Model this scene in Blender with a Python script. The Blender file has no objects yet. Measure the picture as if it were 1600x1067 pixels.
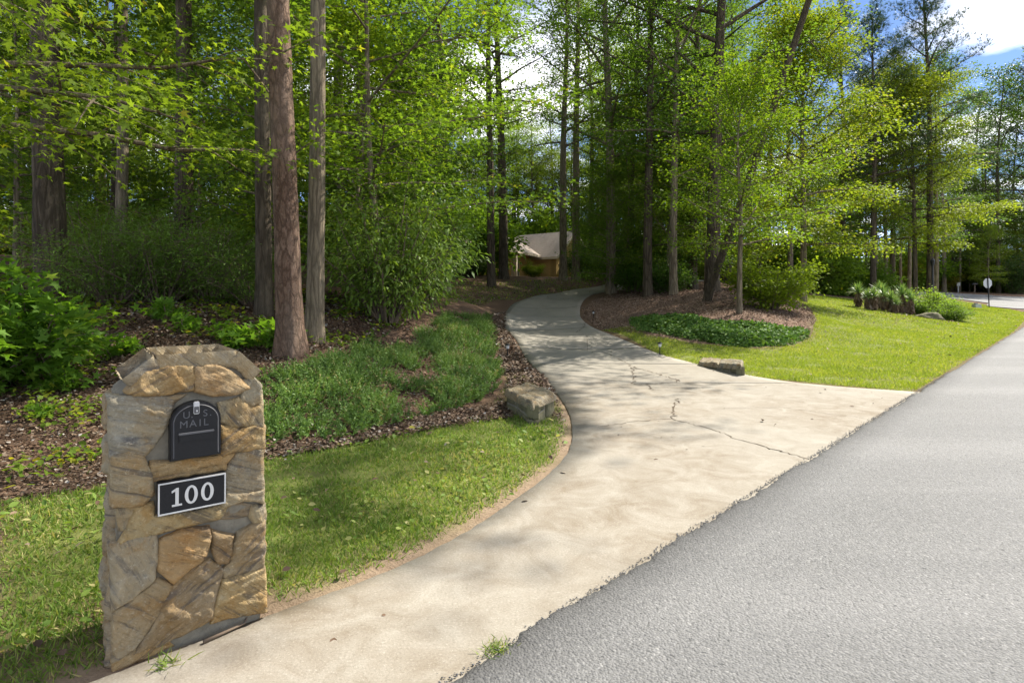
import bpy, bmesh, math, random
import numpy as np
from mathutils import Vector, noise as mnoise
from mathutils.geometry import delaunay_2d_cdt

R = math.radians
scene = bpy.context.scene
COL = scene.collection
rng = np.random.default_rng(7)
random.seed(7)

# ------------------------------------------------------------------ camera
EYE = 1.5; F = 890.0; U0 = 800.0; HZ = 455.0
cam = bpy.data.cameras.new('camera'); camo = bpy.data.objects.new('camera', cam); COL.objects.link(camo)
camo.location = (0, 0, EYE); camo.rotation_euler = (R(90), 0, 0)
cam.sensor_width = 36; cam.lens = 36 * F / 1600; cam.shift_y = -(533.5 - HZ) / 1600
cam.clip_start = 0.05; cam.clip_end = 2000
scene.camera = camo

# ------------------------------------------------------------------ sky and sun
SUN_AZ, SUN_EL = 54, 46
world = bpy.data.worlds.new('World'); scene.world = world; world.use_nodes = True
wn = world.node_tree; wn.nodes.clear()
def wnode(t, **k):
    n = wn.nodes.new(t)
    for a, b in k.items(): setattr(n, a, b)
    return n
sky = wnode('ShaderNodeTexSky', sky_type='NISHITA', sun_disc=False)
sky.sun_elevation = R(SUN_EL); sky.sun_rotation = R(SUN_AZ); sky.altitude = 300; sky.air_density = 0.4; sky.dust_density = 0.0; sky.ozone_density = 1.5
bg = wnode('ShaderNodeBackground'); bg.inputs['Strength'].default_value = 0.09
out = wnode('ShaderNodeOutputWorld')
tc = wnode('ShaderNodeTexCoord'); sp = wnode('ShaderNodeSeparateXYZ')
wn.links.new(tc.outputs['Generated'], sp.inputs[0])
zz = wnode('ShaderNodeMath', operation='MAXIMUM'); wn.links.new(sp.outputs['Z'], zz.inputs[0]); zz.inputs[1].default_value = 0.04
dx = wnode('ShaderNodeMath', operation='DIVIDE'); wn.links.new(sp.outputs['X'], dx.inputs[0]); wn.links.new(zz.outputs[0], dx.inputs[1])
dy = wnode('ShaderNodeMath', operation='DIVIDE'); wn.links.new(sp.outputs['Y'], dy.inputs[0]); wn.links.new(zz.outputs[0], dy.inputs[1])
cb = wnode('ShaderNodeCombineXYZ'); wn.links.new(dx.outputs[0], cb.inputs[0]); wn.links.new(dy.outputs[0], cb.inputs[1])
mp = wnode('ShaderNodeMapping'); wn.links.new(cb.outputs[0], mp.inputs['Vector']); mp.inputs['Location'].default_value = (9.89, 5.67, 0)
cn = wnode('ShaderNodeTexNoise'); wn.links.new(mp.outputs[0], cn.inputs['Vector'])
cn.inputs['Scale'].default_value = 0.75; cn.inputs['Detail'].default_value = 8; cn.inputs['Roughness'].default_value = 0.52
cr = wnode('ShaderNodeValToRGB'); wn.links.new(cn.outputs['Fac'], cr.inputs['Fac'])
cr.color_ramp.elements[0].position = 0.48; cr.color_ramp.elements[1].position = 0.68
cm = wnode('ShaderNodeMix', data_type='RGBA')
wn.links.new(cr.outputs['Color'], cm.inputs['Factor']); wn.links.new(sky.outputs[0], cm.inputs['A']); cm.inputs['B'].default_value = (12.6, 12.1, 11.4, 1)
wn.links.new(cm.outputs['Result'], bg.inputs['Color']); wn.links.new(bg.outputs[0], out.inputs['Surface'])

sl = bpy.data.lights.new('sun', 'SUN'); sl.energy = 3.2; sl.angle = R(0.53); sl.color = (1.0, 0.94, 0.83)
so = bpy.data.objects.new('sun', sl); COL.objects.link(so)
SD = Vector((math.sin(R(SUN_AZ)) * math.cos(R(SUN_EL)), math.cos(R(SUN_AZ)) * math.cos(R(SUN_EL)), math.sin(R(SUN_EL))))
so.rotation_euler = SD.to_track_quat('Z', 'Y').to_euler(); so.location = (30, 30, 40)

vs = scene.view_settings
scene.display_settings.display_device = 'sRGB'
vs.view_transform = 'Standard'; vs.look = 'None'; vs.gamma = 1.0; vs.exposure = 1.72; vs.use_curve_mapping = False
cy = scene.cycles
cy.max_bounces = 8; cy.diffuse_bounces = 4; cy.glossy_bounces = 2; cy.transmission_bounces = 6; cy.transparent_max_bounces = 4
cy.sample_clamp_indirect = 6; cy.caustics_reflective = False; cy.caustics_refractive = False
cy.use_denoising = True

# ------------------------------------------------------------------ object helpers
def tag(o, label=None, cat=None, group=None, kind=None):
    if label: o['label'] = label
    if cat: o['category'] = cat
    if group: o['group'] = group
    if kind: o['kind'] = kind
    return o
def empty(name, loc=(0, 0, 0), rz=0.0, sc=1.0):
    o = bpy.data.objects.new(name, None); COL.objects.link(o)
    o.location = loc; o.rotation_euler = (0, 0, rz); o.scale = (sc, sc, sc); o.empty_display_size = 0.2
    return o
def link(name, me, parent=None):
    o = bpy.data.objects.new(name, me); COL.objects.link(o)
    if parent: o.parent = parent
    return o
def np_mesh(name, V, Fc, mat, smooth=False, attrs=None):
    """V (n,3), Fc (m,k) same-size faces, or list of such arrays"""
    me = bpy.data.meshes.new(name)
    V = np.asarray(V, np.float32)
    Fs = Fc if isinstance(Fc, list) else [Fc]
    Fs = [np.asarray(f, np.int32) for f in Fs if len(f)]
    me.vertices.add(len(V)); me.vertices.foreach_set('co', V.ravel())
    loops = np.concatenate([f.ravel() for f in Fs])
    tot = np.concatenate([np.full(len(f), f.shape[1], np.int32) for f in Fs])
    start = np.concatenate([[0], np.cumsum(tot)[:-1]]).astype(np.int32)
    me.loops.add(len(loops)); me.loops.foreach_set('vertex_index', loops)
    me.polygons.add(len(tot)); me.polygons.foreach_set('loop_start', start)
    if smooth: me.polygons.foreach_set('use_smooth', np.ones(len(tot), bool))
    for k, a in (attrs or {}).items():
        at = me.attributes.new(k, 'FLOAT', 'POINT'); at.data.foreach_set('value', np.asarray(a, np.float32))
    me.update(calc_edges=True)
    if mat: me.materials.append(mat)
    return me
class MB:
    """collects boxes, tubes and polygons for one mesh"""
    def __init__(s): s.v = []; s.f = []
    def add(s, vs_, fs_):
        b = len(s.v); s.v += [tuple(p) for p in vs_]; s.f += [tuple(i + b for i in f) for f in fs_]; return s
    def box(s, c, d, rz=0, M=None):
        x, y, z = d[0] / 2, d[1] / 2, d[2] / 2
        P = [(-x, -y, -z), (x, -y, -z), (x, y, -z), (-x, y, -z), (-x, -y, z), (x, -y, z), (x, y, z), (-x, y, z)]
        ca, sa = math.cos(rz), math.sin(rz)
        P = [(c[0] + p[0] * ca - p[1] * sa, c[1] + p[0] * sa + p[1] * ca, c[2] + p[2]) for p in P]
        return s.add(P, [(0, 3, 2, 1), (4, 5, 6, 7), (0, 1, 5, 4), (1, 2, 6, 5), (2, 3, 7, 6), (3, 0, 4, 7)])
    def tube(s, pts, rad, n=8, cap=True):
        V, Q = tube(pts, rad, n)
        b = len(s.v); s.v += [tuple(p) for p in V]; s.f += [tuple(int(i) + b for i in q) for q in Q]
        if cap:
            s.f.append(tuple(range(b + n - 1, b - 1, -1))); m = b + n * (len(pts) - 1); s.f.append(tuple(range(m, m + n)))
        return s
    def mesh(s, name, mat, smooth=False):
        me = bpy.data.meshes.new(name); me.from_pydata(s.v, [], s.f); me.update()
        if smooth: me.polygons.foreach_set('use_smooth', [True] * len(me.polygons))
        if mat: me.materials.append(mat)
        return me
    def build(s, name, mat, parent=None, smooth=False, bevel=0):
        me = s.mesh(name, mat, smooth)
        if bevel:
            bm = bmesh.new(); bm.from_mesh(me)
            bmesh.ops.bevel(bm, geom=bm.edges[:], offset=bevel, segments=2, affect='EDGES', clamp_overlap=True)
            bm.to_mesh(me); bm.free()
        return link(name, me, parent)
def tube(pts, rad, n=8):
    pts = np.asarray(pts, float); m = len(pts)
    rad = np.broadcast_to(np.asarray(rad, float), (m,))
    T = np.gradient(pts, axis=0); T /= np.linalg.norm(T, axis=1, keepdims=True) + 1e-9
    ref = np.array([1.0, 0, 0]) if abs(T[0][0]) < 0.8 else np.array([0, 1.0, 0])
    A = np.cross(T, ref); A /= np.linalg.norm(A, axis=1, keepdims=True) + 1e-9
    B = np.cross(T, A)
    a = np.arange(n) / n * 2 * math.pi
    V = pts[:, None] + rad[:, None, None] * (np.cos(a)[None, :, None] * A[:, None] + np.sin(a)[None, :, None] * B[:, None])
    i = np.arange(m - 1)[:, None] * n; j = np.arange(n)[None]
    j2 = (j + 1) % n
    Q = np.stack([i + j, i + j2, i + n + j2, i + n + j], -1).reshape(-1, 4)
    return V.reshape(-1, 3), Q
def sm(a, b, x):
    t = np.clip((x - a) / (b - a), 0, 1); return t * t * (3 - 2 * t)

# ------------------------------------------------------------------ materials
def mat(name):
    m = bpy.data.materials.new(name); m.use_nodes = True
    nt = m.node_tree; nt.nodes.clear()
    o = nt.nodes.new('ShaderNodeOutputMaterial')
    return m, nt, o
class NT:
    def __init__(s, nt): s.nt = nt
    def n(s, t, ins=None, **k):
        d = s.nt.nodes.new(t)
        for a, b in k.items(): setattr(d, a, b)
        for a, b in (ins or {}).items():
            if hasattr(b, 'is_output') or isinstance(b, bpy.types.NodeSocket): s.nt.links.new(b, d.inputs[a])
            else: d.inputs[a].default_value = b
        return d
    def coord(s, scale=(1, 1, 1), kind='Object'):
        t = s.n('ShaderNodeTexCoord')
        return s.n('ShaderNodeMapping', {'Vector': t.outputs[kind], 'Scale': scale}).outputs[0]
    def noise(s, vec, scale, detail=5, rough=0.55, dist=0.0):
        return s.n('ShaderNodeTexNoise', {'Vector': vec, 'Scale': scale, 'Detail': detail, 'Roughness': rough, 'Distortion': dist}).outputs['Fac']
    def ramp(s, fac, stops, interp='LINEAR'):
        r = s.n('ShaderNodeValToRGB', {'Fac': fac}); e = r.color_ramp.elements; r.color_ramp.interpolation = interp
        while len(e) < len(stops): e.new(0.5)
        for i, (p, c) in enumerate(stops):
            e[i].position = p; e[i].color = (c, c, c, 1) if isinstance(c, (int, float)) else (*c, 1)
        return r.outputs['Color']
    def mix(s, f, a, b, mode='MIX'):
        d = s.n('ShaderNodeMix', data_type='RGBA', blend_type=mode)
        for k, x in (('Factor', f), ('A', a), ('B', b)):
            i = d.inputs[k] if k == 'Factor' else [q for q in d.inputs if q.name == k and q.type == 'RGBA'][0]
            if isinstance(x, bpy.types.NodeSocket): s.nt.links.new(x, i)
            else: i.default_value = x if k == 'Factor' else (*x, 1)
        return [q for q in d.outputs if q.type == 'RGBA'][0]
    def math(s, op, a, b=0.0):
        d = s.n('ShaderNodeMath', operation=op)
        for i, x in enumerate((a, b)):
            if isinstance(x, bpy.types.NodeSocket): s.nt.links.new(x, d.inputs[i])
            else: d.inputs[i].default_value = x
        return d.outputs[0]
    def attr(s, name): return s.n('ShaderNodeAttribute', attribute_name=name).outputs['Fac']
    def bump(s, h, strength=0.5, dist=0.02, normal=None):
        i = {'Height': h, 'Strength': strength, 'Distance': dist}
        if normal: i['Normal'] = normal
        return s.n('ShaderNodeBump', i).outputs[0]
    def bsdf(s, col, rough=0.8, spec=0.3, normal=None, metal=0.0):
        i = {'Base Color': col if isinstance(col, bpy.types.NodeSocket) else (*col, 1), 'Roughness': rough, 'Specular IOR Level': spec, 'Metallic': metal}
        if normal: i['Normal'] = normal
        return s.n('ShaderNodeBsdfPrincipled', i).outputs[0]

def leaf_mat(name, dark, light, yellow=(0.22, 0.18, 0.02), ypart=0.06, trans=0.42, rough=0.6, spec=0.16, tint=(1.5, 1.5, 0.6)):
    m, nt, o = mat(name); N = NT(nt)
    v = N.attr('var')
    big = N.noise(N.coord(), 0.6, 2)
    c = N.ramp(v, [(0.0, dark), (1.0 - ypart * 1.6, light), (1.0, yellow)])
    c = N.mix(N.ramp(big, [(0.35, 0.0), (0.65, 0.35)]), c, light)
    oi = N.n('ShaderNodeObjectInfo')
    c = N.mix(1.0, c, oi.outputs['Color'], 'MULTIPLY')
    tcol = N.mix(1.0, c, tint, 'MULTIPLY')
    b = N.bsdf(c, rough, spec)
    t = N.n('ShaderNodeBsdfTranslucent', {'Color': tcol}).outputs[0]
    nt.links.new(N.n('ShaderNodeMixShader', {0: trans, 1: b, 2: t}).outputs[0], o.inputs[0])
    return m
def simple(name, col, rough=0.6, spec=0.4, metal=0.0, var=0.15, scale=20, bump=0.0):
    m, nt, o = mat(name); N = NT(nt)
    f = N.noise(N.coord(), scale, 6)
    c = N.mix(f, tuple(x * (1 - var) for x in col), tuple(min(1, x * (1 + var)) for x in col))
    nm = N.bump(f, bump, 0.01) if bump else None
    nt.links.new(N.bsdf(c, rough, spec, nm, metal), o.inputs[0])
    return m

def bark_mat(name, c1, c2, c3, sx=9.0, sz=2.6, plates=True, depth=0.03):
    m, nt, o = mat(name); N = NT(nt)
    co = N.coord((sx, sx, sz))
    wob = N.noise(co, 1.3, 4)
    mixv = N.n('ShaderNodeMixRGB', {'Fac': 0.55, 'Color1': co, 'Color2': N.n('ShaderNodeTexNoise', {'Vector': co, 'Scale': 1.5, 'Detail': 4}).outputs['Color']}).outputs[0]
    if plates:
        e = N.n('ShaderNodeTexVoronoi', {'Vector': mixv, 'Scale': 1.0}, feature='DISTANCE_TO_EDGE').outputs['Distance']
        cell = N.n('ShaderNodeTexVoronoi', {'Vector': mixv, 'Scale': 1.0}).outputs['Color']
        groove = N.math('MULTIPLY', N.ramp(e, [(0.0, 0.0), (0.2, 1.0)]), N.ramp(N.noise(co, 2.6, 6, 0.65), [(0.3, 0.1), (0.48, 1.0)]))
    else:
        e = N.noise(N.coord((sx * 2.2, sx * 2.2, sz * 0.5)), 1.0, 5, 0.6, 0.6)
        groove = N.ramp(e, [(0.32, 0.0), (0.6, 1.0)]); cell = N.n('ShaderNodeTexNoise', {'Vector': co, 'Scale': 1.0}).outputs['Color']
    fine = N.noise(N.coord((sx * 4, sx * 4, sz * 2)), 2.0, 6)
    cc = N.mix(N.ramp(cell, [(0.2, 0.0), (0.8, 1.0)]), c1, c2)
    cc = N.mix(N.ramp(fine, [(0.45, 0.0), (0.75, 0.6)]), cc, c3)
    cc = N.mix(N.ramp(groove, [(0.0, 0.75), (1.0, 0.0)]), cc, tuple(x * 0.35 for x in c1))
    big = N.noise(N.coord((2.5, 2.5, .6)), 1.0, 4)
    cc = N.mix(N.ramp(big, [(0.4, 0.0), (0.75, 0.35)]), cc, c3)
    h = N.math('ADD', N.math('MULTIPLY', groove, 0.8), N.math('MULTIPLY', fine, 0.8))
    nt.links.new(N.bsdf(cc, 0.9, 0.15, N.bump(h, 0.9, depth)), o.inputs[0])
    return m

M = {}
M['leaf_near'] = leaf_mat('leaf_near', (0.09, 0.155, 0.02), (0.19, 0.28, 0.035), (0.46, 0.38, 0.035), 0.13, 0.5)
M['leaf'] = leaf_mat('leaf', (0.062, 0.115, 0.022), (0.145, 0.222, 0.042), (0.30, 0.27, 0.03), 0.04, 0.5)
M['leaf_dark'] = leaf_mat('leaf_dark', (0.065, 0.11, 0.026), (0.135, 0.2, 0.05), (0.2, 0.24, 0.055), 0.05, 0.35, 0.5, 0.22)
M['leaf_gold'] = leaf_mat('leaf_gold', (0.10, 0.16, 0.018), (0.21, 0.27, 0.028), (0.40, 0.33, 0.03), 0.16, 0.48)
M['needle'] = leaf_mat('needle', (0.03, 0.065, 0.022), (0.07, 0.11, 0.035), (0.16, 0.14, 0.05), 0.05, 0.15, 0.5, 0.3)
M['juniper'] = leaf_mat('juniper', (0.05, 0.11, 0.025), (0.17, 0.28, 0.06), (0.30, 0.24, 0.10), 0.06, 0.25, 0.55, 0.3, (1.4, 1.4, 0.7))
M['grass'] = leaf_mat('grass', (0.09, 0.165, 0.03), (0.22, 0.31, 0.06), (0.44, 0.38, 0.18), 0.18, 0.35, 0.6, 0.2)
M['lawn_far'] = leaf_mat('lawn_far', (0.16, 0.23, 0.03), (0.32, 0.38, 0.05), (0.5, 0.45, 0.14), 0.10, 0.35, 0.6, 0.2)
M['cover'] = leaf_mat('cover', (0.06, 0.13, 0.03), (0.13, 0.23, 0.05), (0.2, 0.28, 0.06), 0.05, 0.25, 0.6, 0.12)
M['yucca'] = leaf_mat('yucca', (0.10, 0.19, 0.06), (0.24, 0.35, 0.12), (0.4, 0.4, 0.16), 0.10, 0.25, 0.4, 0.5)
M['bark_pine'] = bark_mat('bark_pine', (0.17, 0.095, 0.06), (0.27, 0.165, 0.11), (0.33, 0.27, 0.21), 24, 8.0, True, 0.03)
M['bark_oak'] = bark_mat('bark_oak', (0.20, 0.15, 0.10), (0.30, 0.24, 0.16), (0.37, 0.32, 0.22), 24, 2.6, True, 0.03)
M['bark_dark'] = bark_mat('bark_dark', (0.10, 0.074, 0.048), (0.165, 0.125, 0.085), (0.22, 0.185, 0.135), 17, 2.4, True, 0.05)
M['twig'] = simple('twig', (0.16, 0.12, 0.085), 0.9, 0.2)
M['mortar'] = simple('mortar', (0.22, 0.20, 0.155), 0.95, 0.1, 0, 0.45, 24, 0.9)

def dead_leaf_mat():
    m, nt, o = mat('dead_leaf'); N = NT(nt)
    c = N.ramp(N.attr('var'), [(0, (0.05, 0.032, 0.022)), (0.4, (0.13, 0.08, 0.05)), (0.75, (0.21, 0.145, 0.095)), (0.92, (0.27, 0.215, 0.16)), (1, (0.40, 0.37, 0.33))])
    nt.links.new(N.bsdf(c, 0.75, 0.2), o.inputs[0]); return m
M['dead'] = dead_leaf_mat()
def chip_mat():
    m, nt, o = mat('mulch_chip'); N = NT(nt)
    c = N.ramp(N.attr('var'), [(0, (0.10, 0.065, 0.048)), (0.5, (0.24, 0.16, 0.115)), (1, (0.44, 0.34, 0.27))])
    nt.links.new(N.bsdf(c, 0.85, 0.15), o.inputs[0]); return m
M['chip'] = chip_mat()

def ground_mat():
    m, nt, o = mat('ground'); N = NT(nt)
    co = N.coord()
    n1 = N.noise(co, 1.1, 6, 0.6); n2 = N.noise(co, 14, 8, 0.65); n3 = N.noise(co, 55, 4, 0.7)
    soil = N.mix(n2, (0.075, 0.045, 0.03), (0.20, 0.125, 0.08))
    soil = N.mix(N.ramp(n3, [(0.5, 0.0), (0.75, 0.6)]), soil, (0.30, 0.22, 0.16))
    grass = N.mix(n2, (0.10, 0.13, 0.03), (0.25, 0.27, 0.08))
    mul = N.mix(n2, (0.13, 0.075, 0.05), (0.34, 0.24, 0.18))
    bare = N.mix(n2, (0.22, 0.15, 0.095), (0.40, 0.31, 0.22))
    c = N.mix(N.attr('mulch'), soil, mul)
    g = N.math('MULTIPLY', N.attr('grass'), N.ramp(n1, [(0.25, 0.55), (0.5, 1.0)]))
    c = N.mix(g, c, grass)
    c = N.mix(N.attr('bare'), c, bare)
    h = N.math('ADD', n2, N.math('MULTIPLY', n3, 0.5))
    nt.links.new(N.bsdf(c, 0.95, 0.1, N.bump(h, 0.9, 0.03)), o.inputs[0]); return m
M['ground'] = ground_mat()

def asphalt_mat():
    m, nt, o = mat('asphalt'); N = NT(nt)
    co = N.coord()
    v = N.n('ShaderNodeTexVoronoi', {'Vector': co, 'Scale': 85.0})
    v2 = N.n('ShaderNodeTexVoronoi', {'Vector': co, 'Scale': 170.0})
    cell = N.ramp(v.outputs['Color'], [(0.1, (0.085, 0.085, 0.084)), (0.55, (0.17, 0.168, 0.165)), (0.8, (0.225, 0.222, 0.216)), (0.97, (0.42, 0.41, 0.395))])
    cell2 = N.ramp(v2.outputs['Color'], [(0.15, (0.075, 0.075, 0.075)), (0.7, (0.185, 0.183, 0.18)), (1, (0.35, 0.345, 0.335))])
    c = N.mix(0.5, cell, cell2)
    big = N.noise(co, 0.45, 5, 0.6)
    c = N.mix(N.ramp(big, [(0.3, 0.0), (0.7, 0.4)]), c, N.mix(0.5, c, (0.24, 0.24, 0.245)))
    lane = N.noise(N.n('ShaderNodeMapping', {'Vector': N.n('ShaderNodeTexCoord').outputs['Object'], 'Rotation': (0, 0, R(-45)), 'Scale': (.06, .9, 1)}).outputs[0], 1.0, 4, .5)
    c = N.mix(N.ramp(lane, [(0.35, 0.28), (0.6, 0.0)]), c, (0.11, 0.11, 0.11)); c = N.mix(N.ramp(lane, [(0.5, 0.0), (0.72, 0.3)]), c, (0.27, 0.265, 0.26))
    c = N.mix(0.1, c, (0.19, 0.188, 0.185))
    stain = N.noise(co, 1.7, 6, 0.65); c = N.mix(N.ramp(stain, [(0.28, 0.35), (0.4, 0.0)]), c, (0.10, 0.098, 0.095))
    gaps = N.ramp(N.noise(co, 38, 4, 0.6), [(0.27, 0.7), (0.38, 0.0)])
    c = N.mix(gaps, c, (0.045, 0.045, 0.047))
    h = N.math('SUBTRACT', N.math('ADD', N.math('MULTIPLY', v.outputs['Distance'], -1.0), N.noise(co, 60, 4)), N.math('MULTIPLY', gaps, 1.0))
    c = N.mix(N.attr('edge'), c, N.mix(0.7, c, (0.035, 0.034, 0.034)))
    nt.links.new(N.bsdf(c, 0.8, 0.35, N.bump(h, 0.8, 0.006)), o.inputs[0]); return m
M['asphalt'] = asphalt_mat()

def concrete_mat():
    m, nt, o = mat('concrete'); N = NT(nt)
    co = N.coord()
    big = N.noise(co, 0.55, 6, 0.6, 0.4); mid = N.noise(co, 3.4, 12, 0.72, 0.8); fine = N.noise(co, 90, 5, 0.7)
    st = N.noise(N.coord((1.0, 0.35, 1)), 1.6, 6, 0.6)
    c = N.mix(N.ramp(mid, [(0.35, 0.0), (0.68, 1.0)]), (0.21, 0.17, 0.122), (0.35, 0.32, 0.268))
    c = N.mix(N.ramp(big, [(0.42, 0.0), (0.62, 0.7)]), c, N.mix(mid, (0.265, 0.24, 0.195), (0.39, 0.362, 0.312)))
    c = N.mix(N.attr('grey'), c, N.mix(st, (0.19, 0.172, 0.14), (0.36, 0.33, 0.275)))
    c = N.mix(N.ramp(fine, [(0.3, 0.4), (0.5, 0.0)]), c, (0.12, 0.10, 0.075))
    c = N.mix(N.ramp(fine, [(0.57, 0.0), (0.75, 0.6)]), c, (0.55, 0.52, 0.45))
    sp_ = N.noise(co, 11, 7, 0.7)
    c = N.mix(N.ramp(sp_, [(0.25, 0.35), (0.42, 0.0)]), c, (0.16, 0.125, 0.08))
    h = N.math('ADD', N.math('MULTIPLY', fine, 0.5), mid)
    nt.links.new(N.bsdf(c, 0.88, 0.25, N.bump(h, 0.35, 0.008)), o.inputs[0]); return m
M['concrete'] = concrete_mat()
M['crack'] = simple('crack', (0.12, 0.095, 0.07), 1.0, 0.05, 0, 0.5, 60)

# ------------------------------------------------------------------ terrain
def W(u, v, d): return ((u - U0) / F * d, d, EYE + (HZ - v) / F * d)
CP = []
for u, v, d in [(788, 515, 18.5), (912, 495, 23), (790, 490, 24), (815, 470, 29), (870, 459, 34), (925, 450, 38), (907, 478, 26.5), (918, 464, 30), (945, 455, 34),
                (850, 495, 22.8), (455, 555, 8.5), (490, 530, 9.6), (600, 500, 12), (430, 540, 9.2), (640, 470, 17), (720, 470, 20), (768, 445, 34), (787, 434, 40), (830, 432, 55), (900, 437, 42), (878, 437, 40),
                (955, 457, 30), (1010, 465, 26), (1050, 460, 26), (1112, 453, 25), (1155, 487, 18), (1270, 492, 21), (1250, 530, 15.7), (1330, 510, 21), (1280, 462, 30), (1400, 478, 33),
                (1545, 481, 45), (1490, 467, 58), (1600, 484, 46), (1490, 457, 78), (1600, 461, 74), (1100, 500, 17.5), (1000, 505, 20), (700, 560, 12.2), (560, 560, 10.4), (760, 560, 12.4),
                (60, 560, 9), (250, 492, 10.5), (85, 437, 13), (300, 470, 13), (30, 412, 20), (150, 600, 7.3), (30, 640, 6.4)]:
    CP.append(W(u, v, d))
for x, y in [(-1.6, 2.2), (-1.1, 2.6), (-.6, 3.1), (-.1, 3.9), (.45, 5), (.66, 6.2), (.7, 7.6), (.55, 9.9), (.2, 13.5), (4.1, 9.9), (3.6, 11.6), (3.3, 13.5), (6, 8.4), (8, 12), (3, 9), (2, 6), (0, 2), (-4, -1), (-2.5, 4.5), (-3.6, 4.4), (-1.5, 5.6), (-3, 5.6), (-5, 3.5), (0, 7.5), (-5, 0), (-9, -6), (-.5, 7.6),
             (12, 16), (18, 20.5), (24, 27), (10, 11), (20, 21), (30, 32), (40, 42), (15, 12), (30, 25), (45, 40), (0, 0), (5, 5), (5, 0), (20, 5), (40, 10), (0, -10), (60, 50), (13.5, 17), (21, 27)]:
    CP.append((x, y, 0.0))
for x, y, z in [(-10, 3, 0.15), (-14, 5, 0.6), (-20, 12, 1.9), (-20, 30, 3.4), (-10, 30, 2.9), (-12, 20, 2.6), (-6, 24, 2.2), (-30, 50, 4.0), (-10, 60, 3.6), (10, 70, 3.0), (6, 45, 2.6), (12, 40, 2.4), (20, 45, 1.7), (25, 60, 1.8), (35, 80, 1.8), (60, 80, 1.3), (-60, 60, 4.5), (-60, 0, 2.5), (0, 110, 4), (60, 120, 2.5), (-60, 140, 5), (120, 100, 1), (120, 0, 0), (-30, -30, 0.5), (16, 30, 1.0), (0, 48, 2.75)]:
    CP.append((x, y, z))
CP = np.array(CP, float)
def _k(d2): return np.sqrt(d2 + 0.6)
_A = _k(((CP[:, None, :2] - CP[None, :, :2]) ** 2).sum(-1)) - np.eye(len(CP)) * 0.25
_n = len(CP)
_S = np.zeros((_n + 1, _n + 1)); _S[:_n, :_n] = _A; _S[:_n, _n] = 1; _S[_n, :_n] = 1
_w = np.linalg.solve(_S, np.concatenate([CP[:, 2], [0]]))
RD = np.array([math.sqrt(.5), math.sqrt(.5)])          # road direction
RN = np.array([-math.sqrt(.5), math.sqrt(.5)])         # away from the road, into the plot
REDGE = 2.44 * math.sqrt(.5)
def roadside(x, y): return (np.asarray(x) * RN[0] + np.asarray(y) * RN[1]) - REDGE
def H(x, y):
    x = np.asarray(x, float); y = np.asarray(y, float); sh = x.shape
    P = np.stack([x.ravel(), y.ravel()], -1); o = np.empty(len(P))
    for i in range(0, len(P), 20000):
        q = P[i:i + 20000]
        o[i:i + 20000] = _k(((q[:, None] - CP[None, :, :2]) ** 2).sum(-1)) @ _w[:_n] + _w[_n]
    o = o.reshape(sh)
    return o * sm(-0.2, 2.2, roadside(x, y))
def Hs(x, y): return float(H(np.array([x]), np.array([y]))[0])
def G(u, v, dmax=90):
    """ground point seen at a place in the photograph"""
    a = (u - U0) / F; b = (HZ - v) / F
    d = np.linspace(1.6, dmax, 1500)
    g = EYE + b * d - H(a * d, d)
    i = np.where(g <= 0)[0]
    k = i[0] if len(i) else int(np.argmin(np.abs(g)))
    if k > 0 and len(i):
        t = g[k - 1] / (g[k - 1] - g[k]); dd = d[k - 1] + t * (d[k] - d[k - 1])
    else: dd = d[k]
    return (a * dd, dd)
def PX(pts, dmax=90): return [G(u, v, dmax) for u, v in pts]
def inside(poly, x, y):
    poly = np.asarray(poly); r = np.zeros(x.shape, bool); n = len(poly); j = n - 1
    for i in range(n):
        xi, yi = poly[i]; xj, yj = poly[j]
        c = ((yi > y) != (yj > y)) & (x < (xj - xi) * (y - yi) / (yj - yi + 1e-12) + xi)
        r ^= c; j = i
    return r
def polydist(poly, x, y, closed=True):
    poly = np.asarray(poly, float); d = np.full(x.shape, 1e9); n = len(poly)
    for i in range(n if closed else n - 1):
        a = poly[i]; b = poly[(i + 1) % n]; ab = b - a; L = (ab ** 2).sum() + 1e-12
        t = np.clip(((x - a[0]) * ab[0] + (y - a[1]) * ab[1]) / L, 0, 1)
        d = np.minimum(d, np.hypot(x - a[0] - t * ab[0], y - a[1] - t * ab[1]))
    return d
def spl(pts, n):
    """Catmull-Rom through points, n samples"""
    P = np.asarray(pts, float); P = np.vstack([2 * P[0] - P[1], P, 2 * P[-1] - P[-2]])
    o = []
    for t in np.linspace(0, len(P) - 3 - 1e-6, n):
        i = int(t); f = t - i; a, b, c, d = P[i:i + 4]
        o.append(0.5 * ((2 * b) + (c - a) * f + (2 * a - 5 * b + 4 * c - d) * f * f + (3 * b - a - 3 * c + d) * f ** 3))
    return np.array(o)

# driveway edges (plan view, metres)
LE = [(-9.0, -5.6), (-5.0, -1.4), (-2.4, 1.42), (-1.55, 2.22), (-1.12, 2.62), (-.565, 3.14), (-.087, 3.87), (.45, 5.04), (.66, 6.2), (.69, 7.63), (.55, 9.9), (.17, 14.6)] + [W(*p)[:2] for p in [(788, 515, 18.8), (790, 490, 24), (815, 470, 29), (870, 459.5, 34), (925, 451, 38)]] + [(9.5, 41.5), (14, 43.5)]
RE = [(-8.0, -6.6), (-4.0, -2.4), (-1.0, 0.6), (.3, 1.9), (1.2, 2.8), (2.4, 4.0), (3.6, 5.2), (4.6, 6.2), (5.4, 7.0), (6.2, 8.0), (4.3, 9.9), (3.3, 14.7)] + [W(*p)[:2] for p in [(918, 500, 20.5), (906, 486, 24.6), (914, 469, 28.8), (936, 458.5, 32), (965, 453, 34.5)]] + [(10.5, 37.7), (14.5, 39.6)]
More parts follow.
